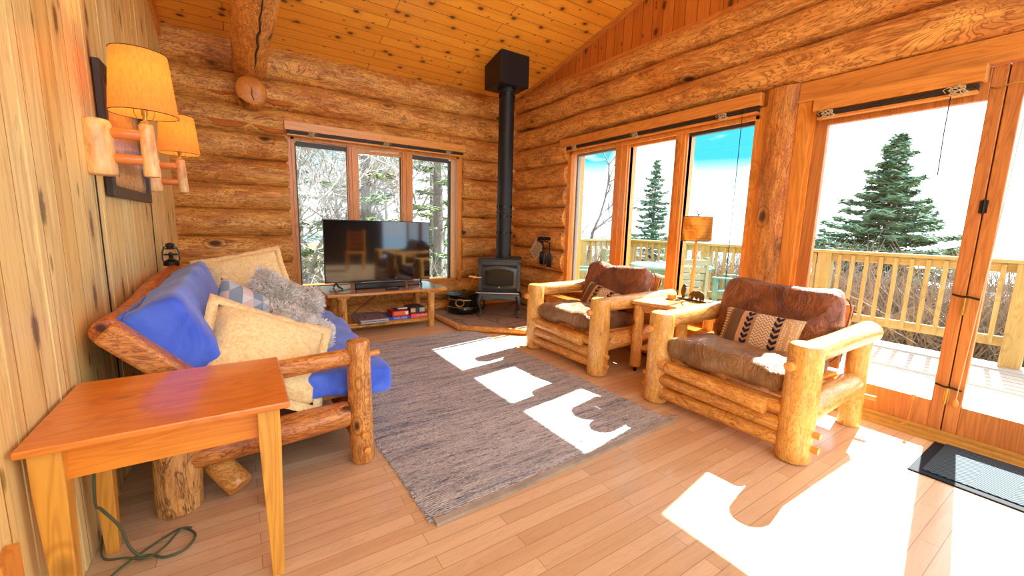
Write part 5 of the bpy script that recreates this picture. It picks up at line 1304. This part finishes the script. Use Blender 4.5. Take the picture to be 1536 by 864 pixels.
# beyond the deck
spruce(12.2, 3.22, -2.6, 6.0, 3.3, 'broad dark spruce tree beyond the deck railing, seen through the patio door', 1.9, group=None)
spruce(14.2, 11.1, -2.4, 6.35, 1.9, 'slim dark spruce seen through the middle pane of the triple window', 1.35, group=None)
bare_tree(9.0, 9.25, -1.4, 2.9, 'bare forked tree seen through the left pane of the triple window', 5, .09, 'bark', (.05, 0), 4, group=None)
bare_tree(8.3, 7.9, -1.4, 1.7, 'smaller bare tree beside the forked one beyond the deck corner', 15, .06, 'twig_brown', (-.15, .1), 4, group=None)
bare_tree(10.8, 9.9, -1.8, 1.9, 'low leafless sapling beyond the deck left of the slim spruce', 23, .04, 'twig_brown', (.1, 0), 4, group=None)
bare_tree(10.5, 6.6, -2.0, 2.0, 'low leafless sapling beyond the railing behind the branch lamp', 31, .04, 'twig_brown', (0, .1), 4, group=None)
bare_tree(8.4, .1, -1.6, 1.75, 'leafless sapling beyond the railing seen through the right patio door', 37, .035, 'twig_brown', (0, 0), 4, group=None)
# woodland outside the television window
WL = [(.6, 9.2), (2.1, 8.3), (3.7, 8.6), (4.6, 11.0), (1.3, 12.0), (3.0, 13.4), (-.6, 11.5), (5.9, 14.0)]
wl_lab = ['spruce far left outside the television window', 'pale barked spruce just right of the middle mullion outside', 'thick grey trunked spruce in the right pane of the television window', 'spruce behind the thick grey trunk outside', 'slender spruce deep in the wood left of centre', 'tall spruce deep in the wood behind the middle pane', 'spruce at the far left edge of the wood outside', 'distant spruce at the right side of the wood outside']
for i, (x, y) in enumerate(WL):
    spruce(x, y, gz(x, y), rt_.uniform(6.5, 8.5), rt_.uniform(1.0, 1.5), wl_lab[i], .42, 'needles_pale', .05, .014)
BT = [(1.6, 9.9, 'pale bare tree with crossing limbs behind the left mullion', (.3, 0)), (4.2, 9.0, 'pale bare tree beside the thick grey trunk in the right pane', (-.25, 0)), (.2, 9.6, 'tall pale bare tree deep in the left pane', (.15, 0)), (-.4, 8.3, 'nearest white stemmed bare tree slanting across the left pane', (.35, 0)), (2.2, 8.9, 'pale bare tree crossing the middle pane of the television window', (.25, .1)), (.9, 9.0, 'pale many branched bare tree low in the left pane', (-.1, .1)),
      (3.1, 9.4, 'bare tree between the middle and right panes', (-.2, 0)), (-.2, 9.0, 'bare tree at the left edge of the television window view', (.3, 0)), (3.6, 10.3, 'bare tree deeper in the wood behind the right pane', (0, 0)), (1.7, 10.2, 'bare tree deeper in the wood behind the middle pane', (.1, 0))]
for i, (x, y, lb, ln) in enumerate(BT):
    bare_tree(x, y, gz(x, y), 3.0+.3*(i % 3), lb, 50+i, .055, 'twig', ln, 4)

def brush(name, label, n, xr, yr, h, mt):
    b = MB(); rr = random.Random(n)
    for k in range(n):
        x, y = rr.uniform(*xr), rr.uniform(*yr); z = gz(x, y); L = h*rr.uniform(.4, 1.1); a = rr.uniform(0, 6.28); ln = rr.uniform(.1, .7)
        pts = [Vector((x, y, z+rr.uniform(0, h*.5)))]; d = Vector((cos(a)*ln, sin(a)*ln, 1)).normalized()
        for s_ in range(3): d = (d+Vector((rr.gauss(0, .35), rr.gauss(0, .35), rr.gauss(0, .2)))).normalized(); pts.append(pts[-1]+d*L/3)
        b.tube(pts, [.011, .009, .006, .003], 3, caps=False)
    o = b.obj(name, mt, smooth=False); tag(o, label, 'brush', None, 'stuff'); return o
brush('dry_brush', 'tangled dry brown brush on the slope beyond the deck railing', 6500, (7.75, 9.6), (-1.6, 5.6), 1.55, 'twig_brown')
brush('dry_brush', 'thinner pale brush beyond the far corner of the deck', 2200, (7.6, 10.5), (5.8, 11.5), 1.2, 'twig')
brush('dry_brush', 'pale twiggy undergrowth outside the television window', 3400, (-1.5, 6.0), (7.2, 11.5), 1.3, 'twig')

# ladder back dining chair behind the viewer, mirrored in the television
o = empty('dining_chair', (2.36, -.95, 0), radians(200), 'wooden ladder back dining chair mirrored in the television screen', 'chair')
kid(o, 'seat', 'table_apron', lambda b: b.box((-.22, -.21, .43), (.22, .21, .46)), smooth=False, bevel=.01)
for sx in (-1, 1):
    kid(o, 'front_leg', 'table_leg', lambda b: b.tube([(sx*.19, -.18, 0), (sx*.19, -.18, .43)], .018, 10))
    kid(o, 'back_leg', 'table_leg', lambda b: b.tube([(sx*.19, .18, 0), (sx*.19, .19, .45), (sx*.19, .25, 1.0)], .018, 10))
for k in range(4): kid(o, 'ladder_slat', 'table_apron', lambda b: b.box((-.18, .195+k*.017, .56+k*.11), (.18, .21+k*.017, .62+k*.11)), smooth=False)
